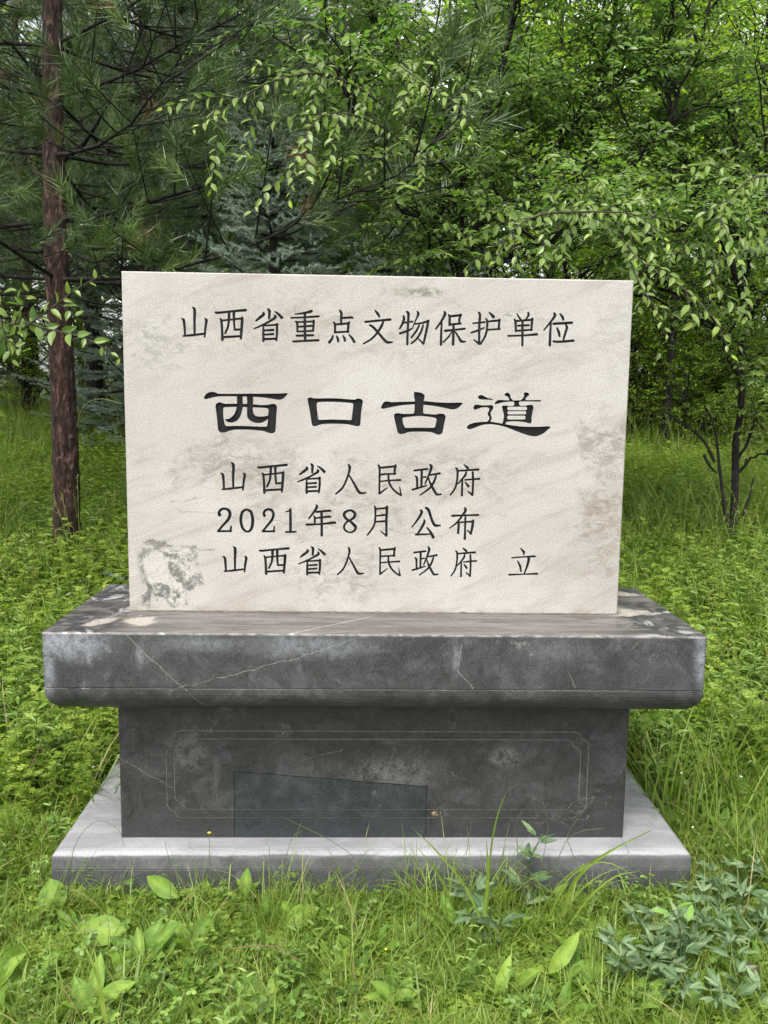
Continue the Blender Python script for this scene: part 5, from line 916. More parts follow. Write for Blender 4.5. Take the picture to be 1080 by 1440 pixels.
# lobed leaflet: a diamond with side teeth
LOBE = (np.array([(0, 0, 0), (-.30, .22, .03), (-.10, .38, 0), (-.30, .62, .03), (-.06, .66, 0), (0, 1, -.04), (.06, .66, 0), (.30, .62, .03), (.10, .38, 0), (.30, .22, .03)]), np.array([(0, 2, 1), (0, 8, 2), (0, 9, 8), (2, 4, 3), (2, 8, 4), (8, 6, 4), (8, 7, 6), (4, 6, 5)]))
def proto(kind, seed):
    r = np.random.default_rng(seed); a = Acc()
    if kind == 'grass': blades(a, r, 16, 0.24, 0.0050, 0.35, 5, 0.55, 0.75, 0.018)
    if kind == 'turf': blades(a, r, 18, 0.12, 0.0042, 0.5, 4, 0.6, 0.8, 0.03)
    if kind == 'longgrass': blades(a, r, 22, 0.52, 0.0058, 0.3, 6, 0.5, 0.7, 0.03)
    if kind == 'fern':
        for i in range(9): pinnate(a, r, np.array([0, 0, 0.0]), r.random()*6.28, 0.09+0.07*r.random(), 6, 0.55+0.4*(r.random()-0.5), LOBE, 0.5, 1.1-0.3*r.random(), 1.3)
    if kind == 'tallfern':
        for s_ in range(2):
            az = r.random()*6.28; H = 0.20+0.14*r.random(); top = np.array([0.07*math.cos(az), 0.07*math.sin(az), H]); stem(a, [(0, 0, 0), top*0.5+np.array([0.01, 0, 0.01]), top], 0.0018, 0.001, 0.3)
            for i in range(9):
                f = 0.25+0.75*i/8; pinnate(a, r, top*f, r.random()*6.28, 0.085*(1.25-0.5*f), 5, 0.55+0.35*(r.random()-0.5)+0.2*f, LOBE, 0.55, 0.8, 1.2)
    if kind == 'clover':
        for i in range(13):
            az = r.random()*6.28; H = 0.05+0.10*r.random(); p = np.array([math.cos(az)*H*0.6, math.sin(az)*H*0.6, H]); stem(a, [(0, 0, 0), p*0.6+UP*0.01, p], 0.0010, 0.0007, 0.4)
            D = np.stack([[math.cos(az+q*2.1), math.sin(az+q*2.1), -0.15] for q in range(3)]); a.inst(ROUND[0], ROUND[1], frames(D, UP+0.4*r.standard_normal((3, 3)))*0.021, np.repeat(p[None], 3, 0), np.full(3, 0.5+0.5*(r.random()-0.5)))
    if kind == 'herb':
        for s_ in range(3):
            az = r.random()*6.28; H = 0.16+0.20*r.random(); top = np.array([0.25*H*math.cos(az), 0.25*H*math.sin(az), H]); stem(a, [(0, 0, 0), top*0.5+np.array([0.01, 0.01, 0]), top], 0.0020, 0.001, 0.4)
            n = 13; f = np.linspace(0.15, 1, n); ph = az+np.arange(n)*2.3; D = np.stack([np.cos(ph), np.sin(ph), 0.45-0.2*f], 1); a.inst(LANCE[0], LANCE[1], frames(D, UP+0.25*r.standard_normal((n, 3)))*(0.062*(1.2-0.6*f)*(0.8+0.4*r.random(n)))[:, None, None], top*f[:, None], 0.45+0.3*f+0.3*(r.random(n)-0.5))
    if kind == 'broad':
        n = 7; ph = np.arange(n)*2.4+r.random(); D = np.stack([np.cos(ph), np.sin(ph), 0.35+0.9*r.random(n)], 1); a.inst(leaf8(0.30+.05*(seed % 3), .2, .06)[0], BROAD8[1], frames(D, UP+0.2*r.standard_normal((n, 3)))*(0.075+0.05*r.random(n))[:, None, None], np.zeros((n, 3)), 0.5+0.5*(r.random(n)-0.5))
    if kind == 'seedgrass':
        for s_ in range(4):
            az = r.random()*6.28; H = 0.45+0.25*r.random(); top = np.array([0.3*H*math.cos(az), 0.3*H*math.sin(az), H]); stem(a, [(0, 0, 0), top*0.5+UP*0.05, top], 0.0013, 0.0006, 0.9)
            n = 14; f = np.linspace(0.78, 1.0, n); ph = r.random(n)*6.28; D = np.stack([np.cos(ph), np.sin(ph), 0.9+0*ph], 1); a.inst(NARROW[0], NARROW[1], frames(D, UP+r.standard_normal((n, 3)))*0.014, top*f[:, None], np.full(n, 1.7))
        blades(a, r, 8, 0.35, 0.004, 0.4, 5, 0.5, 0.8, 0.02)
    if kind == 'dry': blades(a, r, 7, 0.22, 0.0028, 0.7, 4, 0.5, 0.7, 0.03)
    if kind in ('white', 'yellow', 'pink'):
        n = 6; ph = np.arange(n)*2*np.pi/n; D = np.stack([np.cos(ph), np.sin(ph), 0.3+0*ph], 1); s_ = {'white': 0.0085, 'yellow': 0.005, 'pink': 0.014}[kind]; a.inst(ROUND[0], ROUND[1], frames(D, np.repeat(UP[None], n, 0))*s_, np.zeros((n, 3)), np.full(n, 0.5))
    if seed in (46, 47): return a.mesh('faded_clump', L_FADED)
    mt = {'grass': L_GRASS, 'turf': L_GRASS, 'longgrass': L_GRASS, 'fern': L_FERN, 'tallfern': L_FERN, 'clover': L_WEED, 'herb': L_WEED, 'broad': L_DOCK, 'seedgrass': L_GRASS, 'dry': L_DRY, 'white': L_PETAL, 'yellow': L_YELLOW, 'pink': L_PINK}[kind]
    return a.mesh(kind+'_clump', mt)
def scatter(name, label, kinds, P, rz, tilt, sc, idx):
    """one object of uncountable plants: points that carry instances of a few clumps"""
    col = bpy.data.collections.new(name+'_clumps')
    for i, k_ in enumerate(kinds):
        o = bpy.data.objects.new('%s_%02d' % (name, i), k_); col.objects.link(o)
    me = bpy.data.meshes.new(name); n = len(P); me.vertices.add(n); me.vertices.foreach_set('co', np.ascontiguousarray(P, np.float32).ravel())
    a = me.attributes.new('turn', 'FLOAT_VECTOR', 'POINT'); a.data.foreach_set('vector', np.stack([tilt[:, 0], tilt[:, 1], rz], 1).astype(np.float32).ravel())
    a = me.attributes.new('size', 'FLOAT', 'POINT'); a.data.foreach_set('value', sc.astype(np.float32))
    a = me.attributes.new('which', 'INT', 'POINT'); a.data.foreach_set('value', idx.astype(np.int32))
    o = obj(name, me); ng = bpy.data.node_groups.new(name, 'GeometryNodeTree'); ng.interface.new_socket('Geometry', in_out='INPUT', socket_type='NodeSocketGeometry'); ng.interface.new_socket('Geometry', in_out='OUTPUT', socket_type='NodeSocketGeometry')
    N = ng.nodes; gi = N.new('NodeGroupInput'); go = N.new('NodeGroupOutput'); ip = N.new('GeometryNodeInstanceOnPoints'); ci = N.new('GeometryNodeCollectionInfo')
    ci.inputs['Collection'].default_value = col; ci.inputs['Separate Children'].default_value = True; ci.inputs['Reset Children'].default_value = True
    def at(nm, ty):
        q = N.new('GeometryNodeInputNamedAttribute'); q.data_type = ty; q.inputs['Name'].default_value = nm; return [s_ for s_ in q.outputs if s_.enabled][0]
    L = ng.links; L.new(gi.outputs[0], ip.inputs['Points']); L.new(ci.outputs[0], ip.inputs['Instance']); ip.inputs['Pick Instance'].default_value = True
    L.new(at('which', 'INT'), ip.inputs['Instance Index']); L.new(at('turn', 'FLOAT_VECTOR'), ip.inputs['Rotation']); L.new(at('size', 'FLOAT'), ip.inputs['Scale']); L.new(ip.outputs[0], go.inputs[0])
    md = o.modifiers.new('plants', 'NODES'); md.node_group = ng; o['kind'] = 'stuff'; o['label'] = label; return o
def patchy(x, y, s, ph):
    return 0.5+0.25*(np.sin(x*s+ph)+np.sin(y*s*1.3+ph*2.1))*np.sin((x+y)*s*0.6+ph*0.7)+0.25*np.sin(x*s*2.3-y*s*1.9+ph*3)
def field(r, dens, dmin, dmax, keep=None, wide=1.0):
    """random ground points inside the view between two depths"""
    A = 0.5*(dmax**2-dmin**2)*1.10*wide; n = int(A*dens); d = np.sqrt(dmin**2+(dmax**2-dmin**2)*r.random(n)); x = (r.random(n)-0.5)*d*1.10*wide
    P = np.stack([CAM[0]+x+math.sin(YAW)*d, CAM[1]+d, 0*d], 1)
    m = ~((np.abs(P[:, 0]) < PQ+0.004) & (P[:, 1] > -0.176) & (P[:, 1] < 0.504))
    if keep is not None: m &= keep(P[:, 0], P[:, 1])
    P = P[m]; P[:, 2] = gz(P[:, 0], P[:, 1])-0.006; return P
def sow(name, label, kind, seeds, bands, seed, lo=0.7, hi=1.3, keep=None, tiltamt=0.15, lift=None):
    r = np.random.default_rng(seed); kinds = [proto(kind, s_) for s_ in seeds]; P = np.concatenate([field(r, de, a, b, keep) for de, a, b in bands]); n = len(P)
    if lift is not None: P[:, 2] += lift[0]+(lift[1]-lift[0])*r.random(n)
    return scatter(name, label, kinds, P, r.random(n)*6.283, tiltamt*r.standard_normal((n, 2)), (lo+(hi-lo)*r.random(n))*np.interp(P[:, 1]-CAM[1], [0.8, 2.3, 3.1], [0.70, 0.70, 1.05])*np.where((np.abs(P[:, 0]) < 1.15) & (P[:, 1] < 0), np.interp(-P[:, 1], [.17, .5], [.8, 1]), 1), r.integers(len(kinds), size=n))
near = lambda x, y: (x*0+1) > 0
sow('turf', 'short grass blades growing through the weeds', 'turf', (1, 2, 3), [(900, 0.85, 2.6), (160, 2.6, 5.5), (40, 5.5, 10)], 101)
sow('grass', 'medium tufts of green grass', 'grass', (4, 5, 6), [(70, 0.85, 3.0), (90, 3.0, 9), (45, 9, 20)], 102, 0.6, 1.3, lambda x, y: patchy(x, y, 1.7, 0.4) > 0.30)
sow('feathery_weeds', 'low bright green weeds with finely divided leaves', 'fern', (7, 8, 9, 10), [(620, 0.85, 2.8), (260, 2.8, 6), (90, 6, 12)], 103, 0.5, 1.15, lambda x, y: patchy(x, y, 2.1, 1.7) > 0.22)
sow('tall_feathery_weeds', 'taller upright weeds with finely divided leaves', 'tallfern', (11, 12, 13), [(110, 2.7, 4.0), (190, 4.0, 9), (80, 9, 17)], 104, 0.5, 1.15, lambda x, y: (patchy(x, y, 1.3, 2.7) > 0.30) & (y > -0.1))
sow('clover', 'small three-lobed clover leaves', 'clover', (14, 15, 16), [(70, 0.85, 2.8), (80, 2.8, 6)], 105, 0.6, 1.2, lambda x, y: patchy(x, y, 2.9, 0.2) > 0.42)
sow('leafy_herbs', 'upright herbs with narrow leaves', 'herb', (17, 18, 19), [(26, 0.9, 2.8), (130, 2.8, 8), (70, 8, 17)], 106, 0.5, 1.35, lambda x, y: (patchy(x, y, 1.9, 4.2) > 0.35) & (((y > -0.1) | (y < -.55)) | (np.abs(x) > 1.05)))
sow('broadleaf_weeds', 'small rosettes of oval leaves', 'broad', (20, 21, 22), [(150, 0.85, 2.6), (110, 2.6, 7)], 107, 0.6, 1.3)
sow('seeding_grass', 'tall thin seeding grass stalks', 'seedgrass', (23, 24, 25), [(10, 2.9, 5), (22, 5, 13), (14, 13, 20)], 108, 0.6, 1.15, lambda x, y: (y > 0.3) & (patchy(x, y, 1.1, 3.3) > 0.35))
sow('wild_grass', 'green wild grass mixed through the weeds behind', 'grass', (61, 62), [(60, 2.7, 9)], 120, 0.9, 1.7, lambda x, y: patchy(x, y, 2.3, 8.3) > 0.4)
sow('long_grass', 'long arching grass around the monument', 'longgrass', (26, 27), [(22, 2.3, 4.5), (26, 4.5, 12), (14, 12, 17)], 109, 0.6, 1.2, lambda x, y: ((y > 0.2) | (x > 0.95)) & (patchy(x, y, 1.5, 5.3) > 0.42))
sow('dry_grass', 'dry straw-coloured grass stems', 'dry', (28, 29), [(50, 0.85, 3.0), (45, 3, 10)], 110, 0.5, 1.2, None, 0.5)
sow('white_flowers', 'tiny white wild flowers in the weeds', 'white', (30, 31), [(7, 2.2, 7)], 111, 0.7, 1.3, lambda x, y: np.abs(x) > 0.98, 0.4, (0.10, 0.26))
sow('yellow_flowers', 'tiny yellow wild flowers in the weeds', 'yellow', (32,), [(1.2, 0.9, 5)], 112, 0.7, 1.3, None, 0.4, (0.06, 0.2))

sow('arching_wild_grass', 'thin arching grass hanging over the foot of the plinth', 'longgrass', (41, 42, 43), [(60, 1.9, 2.42)], 113, 0.55, 0.85, lambda x, y: (y > -0.42) & (patchy(x, y, 4.1, 0.9) > 0.35))
sow('ferny_weeds_by_plinth', 'feathery weeds pressed against the plinth', 'tallfern', (44, 45), [(60, 1.95, 2.42)], 114, 0.5, 0.75, lambda x, y: (y > -0.40) & (patchy(x, y, 5.1, 2.9) > 0.45))
sow('faded_weeds', 'brownish faded weeds in the long grass', 'herb', (46, 47), [(20, 4.0, 9), (22, 9, 18)], 115, 0.5, 1.0, lambda x, y: patchy(x, y, 1.2, 6.1) > 0.55)
sow('litter', 'bits of dead leaf and straw on the soil', 'dry', (48, 49), [(260, 0.85, 2.6), (60, 2.6, 6)], 116, 0.15, 0.5, None, 0.9)
# ---------------------------------------------------------------- plants one can tell apart near the monument
def strap_leaf(name, w, droop, wave, seed, mat, tone, segs=7, tipw=0.0, fat=0.42):
    """oval leaf along +y with a sunk midrib and wavy margin"""
    r = np.random.default_rng(seed); t = np.linspace(0, 1, segs+1); prof = np.maximum(np.sin(np.pi*np.clip(t**(0.5/fat*0.42+0.35), 0, 1))**0.8, 0.03); prof[-1] = 0.0
    z = -droop*t**2+0.05*np.sin(t*3)
    C = np.stack([0*t, t, z], 1); a = []
    for s_ in (-1, 1): a.append(np.stack([s_*prof*w/2, t, z+0.35*w*prof*0.35+wave*np.sin(t*14+s_+r.random()*6)*prof], 1))
    n = segs+1; q = np.arange(segs); mids = [(C+b)/2+np.stack([0*t, 0*t, 0.02*w*np.sin(t*21+i)*prof*3], 1) for i, b in enumerate(a)]
    V = np.concatenate([a[0], mids[0], C, mids[1], a[1]]); T = []
    for c in range(4): p = c*n; T += [np.stack([p+q, p+n+q, p+n+q+1], 1), np.stack([p+q, p+n+q+1, p+q+1], 1)]
    cl = np.full(len(V), float(tone))+0.10*r.standard_normal(len(V)); cl[2*n:3*n] += 0.30; cl[-n:] -= 0.08; cl[:n] -= 0.08
    return mesh_np(name, V, np.concatenate(T), mat, cl, smooth=True)
def put_leaf(me, parent, pb, P, d, n, L, name='leaf', wide=1.0):
    M = frames(np.asarray(d, float)[None], np.asarray(n, float)[None])[0]*L; M[:, 0] *= wide; p = np.asarray(P)-pb
    o = bpy.data.objects.new(name, me); o.parent = parent; o.matrix_basis = Matrix(((*M[0], p[0]), (*M[1], p[1]), (*M[2], p[2]), (0, 0, 0, 1))); SC.collection.objects.link(o); return o
r = np.random.default_rng(77)
DK = [strap_leaf('leaf', 0.36, 0.16, 0.02, 1, L_DOCK, .35), strap_leaf('leaf', 0.42, 0.22, 0.03, 2, L_DOCK, .6), strap_leaf('leaf', 0.30, 0.10, 0.02, 3, L_DOCK, .8), strap_leaf('leaf', 0.5, 0.12, 0.02, 4, L_DOCK, .55)]
VIEW = np.array([0, -0.75, 0.65])
def gpt(px, py):
    """where the line of sight meets the ground"""
    p = Wz(px, py, -0.07)
    for _ in range(6): p = Wz(px, py, float(gz(p[0], p[1])))
    return p
def dock(label, px, py, own=(), extra=5, size=0.10):
    """own: (tip px, tip py, lift of the tip, width factor, mesh)"""
    b = gpt(px, py); e = empty('dock_plant', b); tag(e, label, 'plant', 'broad-leaved dock plants in the grass')
    for tx, ty, lift, wf, mi, bx, by, bl in own:
        A = Wz(bx, by, b[2]+bl); B = Wz(tx, ty, b[2]+lift); d = B-A; L = np.linalg.norm(d); put_leaf(DK[mi], e, b, A, d, VIEW+0.15*r.standard_normal(3), L, wide=wf)
    for q in range(extra):
        az = q*2.4+r.random(); d = np.array([math.cos(az), math.sin(az)*0.8, 0.45+0.9*r.random()]); put_leaf(DK[r.integers(4)], e, b, b+0.008*r.standard_normal(3)*[1, 1, 0]+UP*0.01, d, UP+0.2*r.standard_normal(3)+[0, -.3, 0], size*(0.7+0.6*r.random()))
    return e
dock('dock with one upright round bright leaf at the left foot of the plinth', 80, 1290, [(70, 1234, .10, 1.6, 3, 78, 1284, .03)], 3, .06)
dock('dock whose wide dull leaf lies flat below the left plinth corner', 110, 1318, [(100, 1312, .05, 1.3, 1, 178, 1308, .05)], 3, .07)
dock('dock with a long crinkled leaf reaching in at the left edge', -5, 1400, [(54, 1312, .06, 1.0, 1, -6, 1400, .03), (22, 1345, .08, .8, 0, -12, 1380, .03)], 2, .09)
dock('dock with a curled leaf held up against the left half of the plinth', 250, 1272, [(203, 1231, .10, 1.1, 0, 251, 1262, .06)], 3, .07)
dock('small dock with an upright leaf below the repair stone', 346, 1268, [(347, 1221, .12, 1.4, 0, 345, 1258, .05)], 3, .06)
dock('dock with two wide leaves spreading flat below the middle of the plinth', 430, 1300, [(450, 1274, .07, 1.3, 1, 400, 1300, .04), (375, 1262, .10, 1.2, 0, 370, 1290, .04)], 4, .08)
dock('dock rosette in the grass left of centre near the bottom', 205, 1360, [(192, 1302, .09, 1.1, 2, 200, 1350, .03)], 7, .11)
dock('dock rosette of many leaves left of the middle at the bottom', 262, 1345, (), 8, .11)
dock('low dock at the bottom left with narrow upright leaf', 62, 1392, [(70, 1338, .10, .9, 2, 60, 1385, .03)], 4, .08)
dock('dock with a tall pale leaf under the right half of the plinth', 720, 1405, [(719, 1342, .11, 1.0, 2, 697, 1402, .03)], 3, .08)
dock('dock with a long leaf slanting right near the bottom', 790, 1390, [(860, 1354, .06, 1.0, 1, 795, 1378, .03), (817, 1310, .13, 1.0, 2, 770, 1370, .04)], 3, .08)
dock('dock in front of the plinth right of the middle', 632, 1312, [(622, 1255, .11, 1.1, 0, 636, 1300, .04)], 4, .08)
dock('dock with pale leaves at the bottom edge left of centre', 375, 1418, [(370, 1395, .06, 1.3, 1, 355, 1432, .02)], 5, .09)
dock('dock at the bottom edge right of centre', 905, 1425, [(975, 1378, .08, 1.2, 1, 970, 1420, .03)], 5, .08)
dock('dock half hidden by grass at the bottom edge, middle', 560, 1420, (), 6, .10)
dock('small dock between tussocks below the plinth centre', 500, 1345, (), 5, .08)
dock('dock leaves at the very bottom left corner', 130, 1432, (), 6, .10)
# --- grass tussocks, every blade a part
def blade_mesh(seed, w, bend, tone):
    t = np.linspace(0, 1, 8); r = np.random.default_rng(seed); a = bend*t**1.4; y = np.cumsum(np.concatenate([[0], np.sin(a[1:])/7])); z = np.cumsum(np.concatenate([[0], np.cos(a[1:])/7])); s = w*(1-t**2.5*0.97)/2
    V = np.concatenate([np.stack([-s, y, z], 1), np.stack([0*s, y-0.25*s, z], 1), np.stack([s, y, z], 1)]); q = np.arange(7)
    T = np.concatenate([np.stack([q, q+1, q+9], 1), np.stack([q, q+9, q+8], 1), np.stack([q+8, q+9, q+17], 1), np.stack([q+8, q+17, q+16], 1)]); return mesh_np('blade', V, T, L_GRASS, np.full(len(V), tone), smooth=True)
BL = [blade_mesh(i, [0.018, 0.024, 0.014, 0.020][i % 4], [0.5, 1.0, 1.5, 1.9, 0.3, 1.2][i % 6], [.4, .6, .8, .95][i % 4]) for i in range(12)]
def tussock(label, px, py, n, L, spread=0.25, wide=1.0, own=()):
    b = gpt(px, py); e = empty('grass_tussock', b); tag(e, label, 'grass', 'grass tussocks round the plinth')
    for q in range(n):
        az = r.random()*6.283; l = L*(0.45+0.65*r.random()); tl = spread*(0.2+r.random()); o = bpy.data.objects.new('blade', BL[r.integers(12)]); o.parent = e
        o.matrix_basis = Matrix.Translation((0.03*r.standard_normal(), 0.02*r.standard_normal(), 0)) @ Matrix.Rotation(az, 4, 'Z') @ Matrix.Rotation(-tl, 4, 'X') @ Matrix.Diagonal((l*wide*(0.7+0.6*r.random()), l, l, 1)); SC.collection.objects.link(o)
    for pts, w, tone in own:
        S = spline([W(*p) for p in pts], 12)-b; t = np.linspace(0, 1, 12); s = np.array([w*0.5, 0, 0.15*w])[None]*(1-t**2.5*0.97)[:, None]; tn = nrm(np.gradient(S, axis=0)); s = nrm(np.cross(tn, np.array([0, -1.0, 0.25])))*(w*0.5*(1-t**2.5*0.97))[:, None]
        V = np.concatenate([S-s, S+np.array([0, 0.3*w, 0]), S+s]); q = np.arange(11); T = np.concatenate([np.stack([q, q+1, q+13], 1), np.stack([q, q+13, q+12], 1), np.stack([q+12, q+13, q+25], 1), np.stack([q+12, q+25, q+24], 1)])
        obj('blade', mesh_np('blade', V, T, L_GRASS, np.full(len(V), tone), smooth=True), e)
    return e
tussock('tallest grass tussock in front of the plinth right of its middle', 700, 1285, 34, .26, .4, 1, [([(685, 1285, 2.16), (690, 1200, 2.12), (700, 1145, 2.10), (716, 1106, 2.08)], .005, .7), ([(675, 1290, 2.14), (650, 1240, 2.1), (612, 1195, 2.06), (578, 1163, 2.04)], .006, .8), ([(680, 1290, 2.1), (686, 1230, 2.08), (684, 1180, 2.06)], .008, .8), ([(640, 1290, 2.12), (625, 1245, 2.08), (606, 1215, 2.05), (585, 1190, 2.02)], .005, .5)])
tussock('grass clump with one broad bright blade leaning right over the plinth', 780, 1300, 30, .26, .5, 1, [([(790, 1290, 2.15), (808, 1240, 2.1), (845, 1205, 2.06), (916, 1168, 2.02)], .011, .75), ([(800, 1300, 2.15), (830, 1260, 2.1), (866, 1232, 2.08), (900, 1225, 2.05)], .006, .7), ([(770, 1295, 2.12), (800, 1235, 2.08), (850, 1212, 2.05), (905, 1240, 2.02)], .005, .6)])
tussock('loose grass tussock below the right part of the repair stone', 600, 1300, 26, .24, .45)
tussock('fine grass clump at the left of the tallest tussock', 650, 1310, 22, .22, .4)
tussock('grass clump by the front left corner of the plinth', 150, 1262, 14, .16, .5)
tussock('arching grass clump below the left half of the plinth', 300, 1290, 18, .20, .7, 1, [([(225, 1315, 2.1), (255, 1270, 2.08), (285, 1240, 2.06), (297, 1228, 2.04)], .006, .8)])
tussock('grass clump with two broad pale blades near the bottom, left', 145, 1400, 16, .20, .5, 1, [([(150, 1440, 1.75), (140, 1385, 1.72), (128, 1350, 1.70), (118, 1325, 1.7)], .007, .9), ([(146, 1430, 1.7), (138, 1370, 1.7), (132, 1330, 1.72)], .008, .8)])
tussock('grass clump below the plinth centre', 470, 1320, 18, .2, .6)
tussock('grass clump at the bottom edge right of centre', 660, 1425, 20, .2, .6)
tussock('grass clump at the right corner of the plinth', 930, 1262, 16, .18, .6)
for i, (px, py, L, lab) in enumerate(((1005, 1120, .45, 'arching grass clump right of the pedestal, lower one'), (985, 1040, .45, 'arching grass clump right of the pedestal, upper one'), (1060, 1090, .45, 'long grass clump at the right edge beside the pedestal'), (940, 1110, .35, 'short grass clump close to the right side of the plinth'), (125, 1060, .35, 'grass clump beside the left end of the capping slab'), (130, 820, .55, 'tall grass clump behind the left end of the slab'), (80, 780, .5, 'grass round the foot of the near pine trunk'), (30, 960, .4, 'grass clump in the weeds at the left edge'))):
    tussock(lab, px, py, 30, L, .45, .8)
# --- grey-green bushy herbs at the lower right, each leaflet a part
GG = [strap_leaf('leaf', 0.27, 0.10, 0.0, 11, L_BLUE, .3, 5), strap_leaf('leaf', 0.30, 0.16, 0.0, 12, L_BLUE, .55, 5), strap_leaf('leaf', 0.24, 0.05, 0.0, 13, L_BLUE, .8, 5), strap_leaf('leaf', 0.30, 0.1, 0.0, 14, L_BLUE, 1.7, 5)]
def grey_herb(label, px, py, az0, H=0.12, nst=3, size=0.052, young=False, lean=.9):
    b = gpt(px, py); e = empty('herb_plant', b); tag(e, label, 'plant', 'grey-green herbs at the lower right'); w = Acc()
    for s_ in range(nst):
        az = az0+s_*2.1+0.5*r.standard_normal(); o = np.array([math.cos(az), math.sin(az), 0]); top = o*H*lean*(0.6+0.8*r.random())+UP*H*(0.7+0.4*r.random()); S = spline([(0, 0, 0), top*0.5+UP*0.02+0.012*r.standard_normal(3), top], 12); V, T = tube(S, np.linspace(0.0026, 0.0014, 12), 5); w.add(V, T, 0.3)
        nn_ = 7
        for q in range(nn_):
            u = 0.18+0.82*q/(nn_-1); i = min(int(u*11), 10); p = S[i]; ax = nrm(S[i+1]-S[i]); ph = q*2.5+az; sd = np.array([math.cos(ph), math.sin(ph), 0])
            pd = nrm(sd*0.8+ax*0.6); pt = p+pd*0.014; V, T = tube([p, pt], [0.0012, 0.001], 3); w.add(V, T, 0.4)
            for m_ in range(3):
                d = nrm(pd+np.cross(pd, UP)*(m_-1)*0.75+UP*0.12*r.standard_normal()); put_leaf(GG[3] if (young and u > 0.8) else GG[r.integers(3)], e, b, b+pt, d, UP*0.7+VIEW*0.5+0.35*r.standard_normal(3), size*(0.75+0.4*r.random())*(1.1-0.35*u)*(1.15 if m_ == 1 else .9))
    obj('stem', w.mesh('stem', L_BLUE, True), e)
for a in (('grey-green herb right of the plinth corner, topmost of the patch', 1040, 1290, .3), ('grey-green herb at the right edge just below the plinth level', 1085, 1265, 1.0), ('grey-green herb below the right plinth corner', 925, 1350, 2.0), ('grey-green herb in the middle of the lower right patch', 975, 1345, 2.6), ('grey-green herb at the right edge, middle of the patch', 1055, 1345, 0.2), ('grey-green herb leaning left at the lower left of the patch', 880, 1395, 4.0), ('lowest grey-green herb of the patch', 960, 1420, 5.0), ('grey-green herb in the bottom right corner', 1045, 1425, 5.6), ('grey-green herb near the right edge above the corner', 1020, 1305, 3.3)):
    grey_herb(*a)
grey_herb('herb with a bright yellow-green young tip among the grey-green ones', 955, 1385, 1.0, .22, 2, .055, True, .3)
grey_herb('single herb with spear-shaped leaves standing in front of the plinth', 735, 1290, 0.6, .26, 1, .075, False, .2)
grey_herb('small spear-leaved herb at the foot of the tallest tussock', 705, 1320, 2.5, .16, 2, .07)
# --- sapling with a thin red stem beside the pedestal
b = G(896, 3.15, 0); e = empty('sapling', b); tag(e, 'thin red-stemmed sapling with a few oval leaves beside the right side of the pedestal', 'sapling')
S = spline([b, W(893, 1090, 3.1), W(900, 1050, 3.05), W(915, 1010, 3.0)], 14); w = Acc(); V, T = tube(S-b, np.linspace(.0028, .0018, 14), 6); w.add(V, T)
k = NM('red_stem'); obj('stem', w.mesh('stem', k.done(k.pbsdf((0.10, 0.035, 0.022), 0.5, 0.4)), True), e)
for tx, ty, mi in ((890, 1012, 3), (925, 1005, 3), (905, 1022, 1), (938, 1016, 1), (897, 1030, 0), (893, 1062, 0)): 
    B = W(tx, ty, 2.98); A = S[-1] if ty < 1040 else S[6]; put_leaf(DK[mi], e, b, A, B-A, VIEW+0.2*r.standard_normal(3), 0.055, wide=1.3)
# --- wiry stalks standing before the plinth
k = NM('wiry_stalk'); M_WIRE = k.done(k.pbsdf((0.07, 0.085, 0.03), 0.6, 0.3)); k = NM('dry_stick'); M_STICK = k.done(k.pbsdf((0.12, 0.075, 0.045), 0.8, 0.2))
def stalk(label, pts, rad=.0009, mat=None, head=None, name='grass_stalk', cat='grass stalk'):
    S = spline([W(*p) for p in pts], 14); b = S[0]; e = empty(name, b); tag(e, label, cat); w = Acc(); V, T = tube(S-b, np.linspace(rad, rad*.6, 14), 5); w.add(V, T); obj('stem', w.mesh('stem', mat or M_WIRE, True), e)
    if head:
        w = Acc(); n = 7; ph = np.arange(n)*2*np.pi/n; D = np.stack([np.cos(ph), np.sin(ph), 0.5+0*ph], 1); w.inst(ROUND[0], ROUND[1], frames(D, np.repeat(UP[None], n, 0))*.0055, np.repeat((S[-1]-b)[None], n, 0), np.full(n, .5)); obj('flower', w.mesh('flower', head), e)
stalk('thin stalk with a yellow flower before the plinth, left of the repair stone', [(298, 1275, 2.14), (296, 1230, 2.12), (294, 1172, 2.10)], head=L_YELLOW)
stalk('short wiry stalk at the left of the yellow flower', [(240, 1275, 2.14), (238, 1215, 2.11), (232, 1184, 2.1)])
stalk('curled wiry stalk at the left plinth corner', [(95, 1262, 2.3), (105, 1190, 2.2), (135, 1155, 2.18), (165, 1165, 2.15), (175, 1190, 2.14)])
stalk('long wiry stalk bent over the lower edge of the repair stone', [(520, 1265, 2.15), (505, 1215, 2.12), (470, 1185, 2.1), (420, 1160, 2.08), (400, 1150, 2.07)])
stalk('arched wiry stalk in front of the repair stone', [(405, 1265, 2.14), (402, 1215, 2.11), (410, 1180, 2.1), (425, 1168, 2.1)])
stalk('upright wiry stalk left of the curved dock leaf', [(380, 1262, 2.14), (379, 1190, 2.11)])
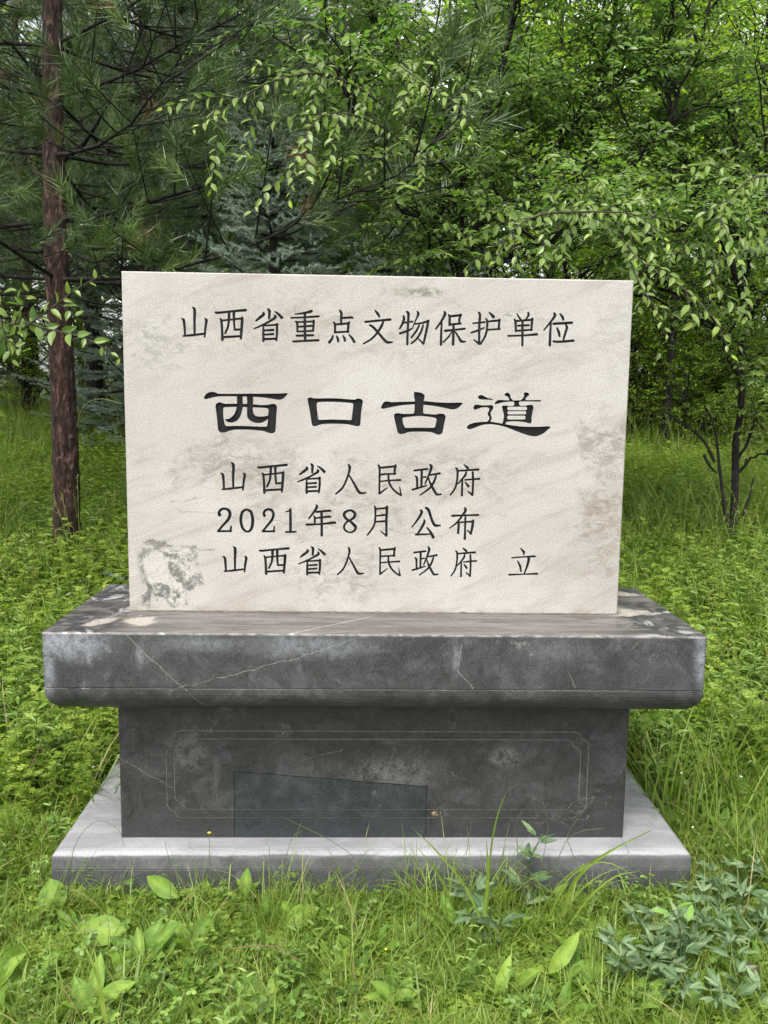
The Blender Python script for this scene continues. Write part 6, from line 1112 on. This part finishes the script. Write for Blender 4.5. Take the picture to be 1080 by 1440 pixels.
stalk('wiry stalk leaning over the pedestal foot right of the repair stone', [(745, 1290, 2.12), (765, 1200, 2.07), (770, 1160, 2.05), (762, 1120, 2.04)])
stalk('wiry stalk with a hooked top near the right pedestal corner', [(760, 1290, 2.12), (790, 1195, 2.06), (815, 1170, 2.04), (850, 1165, 2.03)])
stalk('fine wiry stalk before the plinth right of the tallest tussock', [(720, 1290, 2.12), (728, 1205, 2.08), (725, 1160, 2.05), (735, 1140, 2.04)])
stalk('straight wiry stalk before the right third of the plinth', [(652, 1280, 2.12), (655, 1210, 2.09), (664, 1150, 2.07)])
stalk('thin leaning stalk before the plinth near its right corner', [(835, 1280, 2.14), (805, 1200, 2.08), (800, 1170, 2.07), (838, 1120, 2.05)])
stalk('brown dry stick lying in the weeds left of the pedestal', [(20, 1138, 2.9), (50, 1120, 2.88), (78, 1098, 2.9)], .003, M_STICK, None, 'stick', 'stick')
stalk('thin tan straw slanting up left of the pedestal', [(40, 1088, 2.8), (48, 1068, 2.8), (57, 1048, 2.8)], .002, M_STICK, None, 'straw', 'straw')
stalk('dry straw lying across the grass below the plinth centre', [(325, 1334, 1.95), (380, 1330, 1.93), (410, 1345, 1.9), (425, 1352, 1.88)], .0015, M_STICK, None, 'straw', 'straw')
stalk('tall curved grass stalk between the pine trunk and the tablet', [(108, 600, 5.0), (118, 572, 4.9), (140, 561, 4.8), (172, 568, 4.7)], .004, M_WIRE)
stalk('tall violet thistle in the long grass on the right', [(996, 640, 6.4), (993, 600, 6.4), (990, 580, 6.4)], .004, M_WIRE, L_PINK, 'thistle', 'flower')
# --- curled brown dead leaf
b = gpt(1066, 1395)+UP*.04; e = empty('dead_leaf', b); tag(e, 'curled brown dead leaf caught in the herbs at the right edge', 'leaf')
put_leaf(strap_leaf('leaf_blade', .5, .5, .06, 31, mat_leaf('brown_leaf', (.05, .03, .02), (.09, .05, .035), (.12, .07, .05), trans=.1), .5), e, b, b, np.array([-.4, -.2, .6]), VIEW, .055, 'leaf_blade')
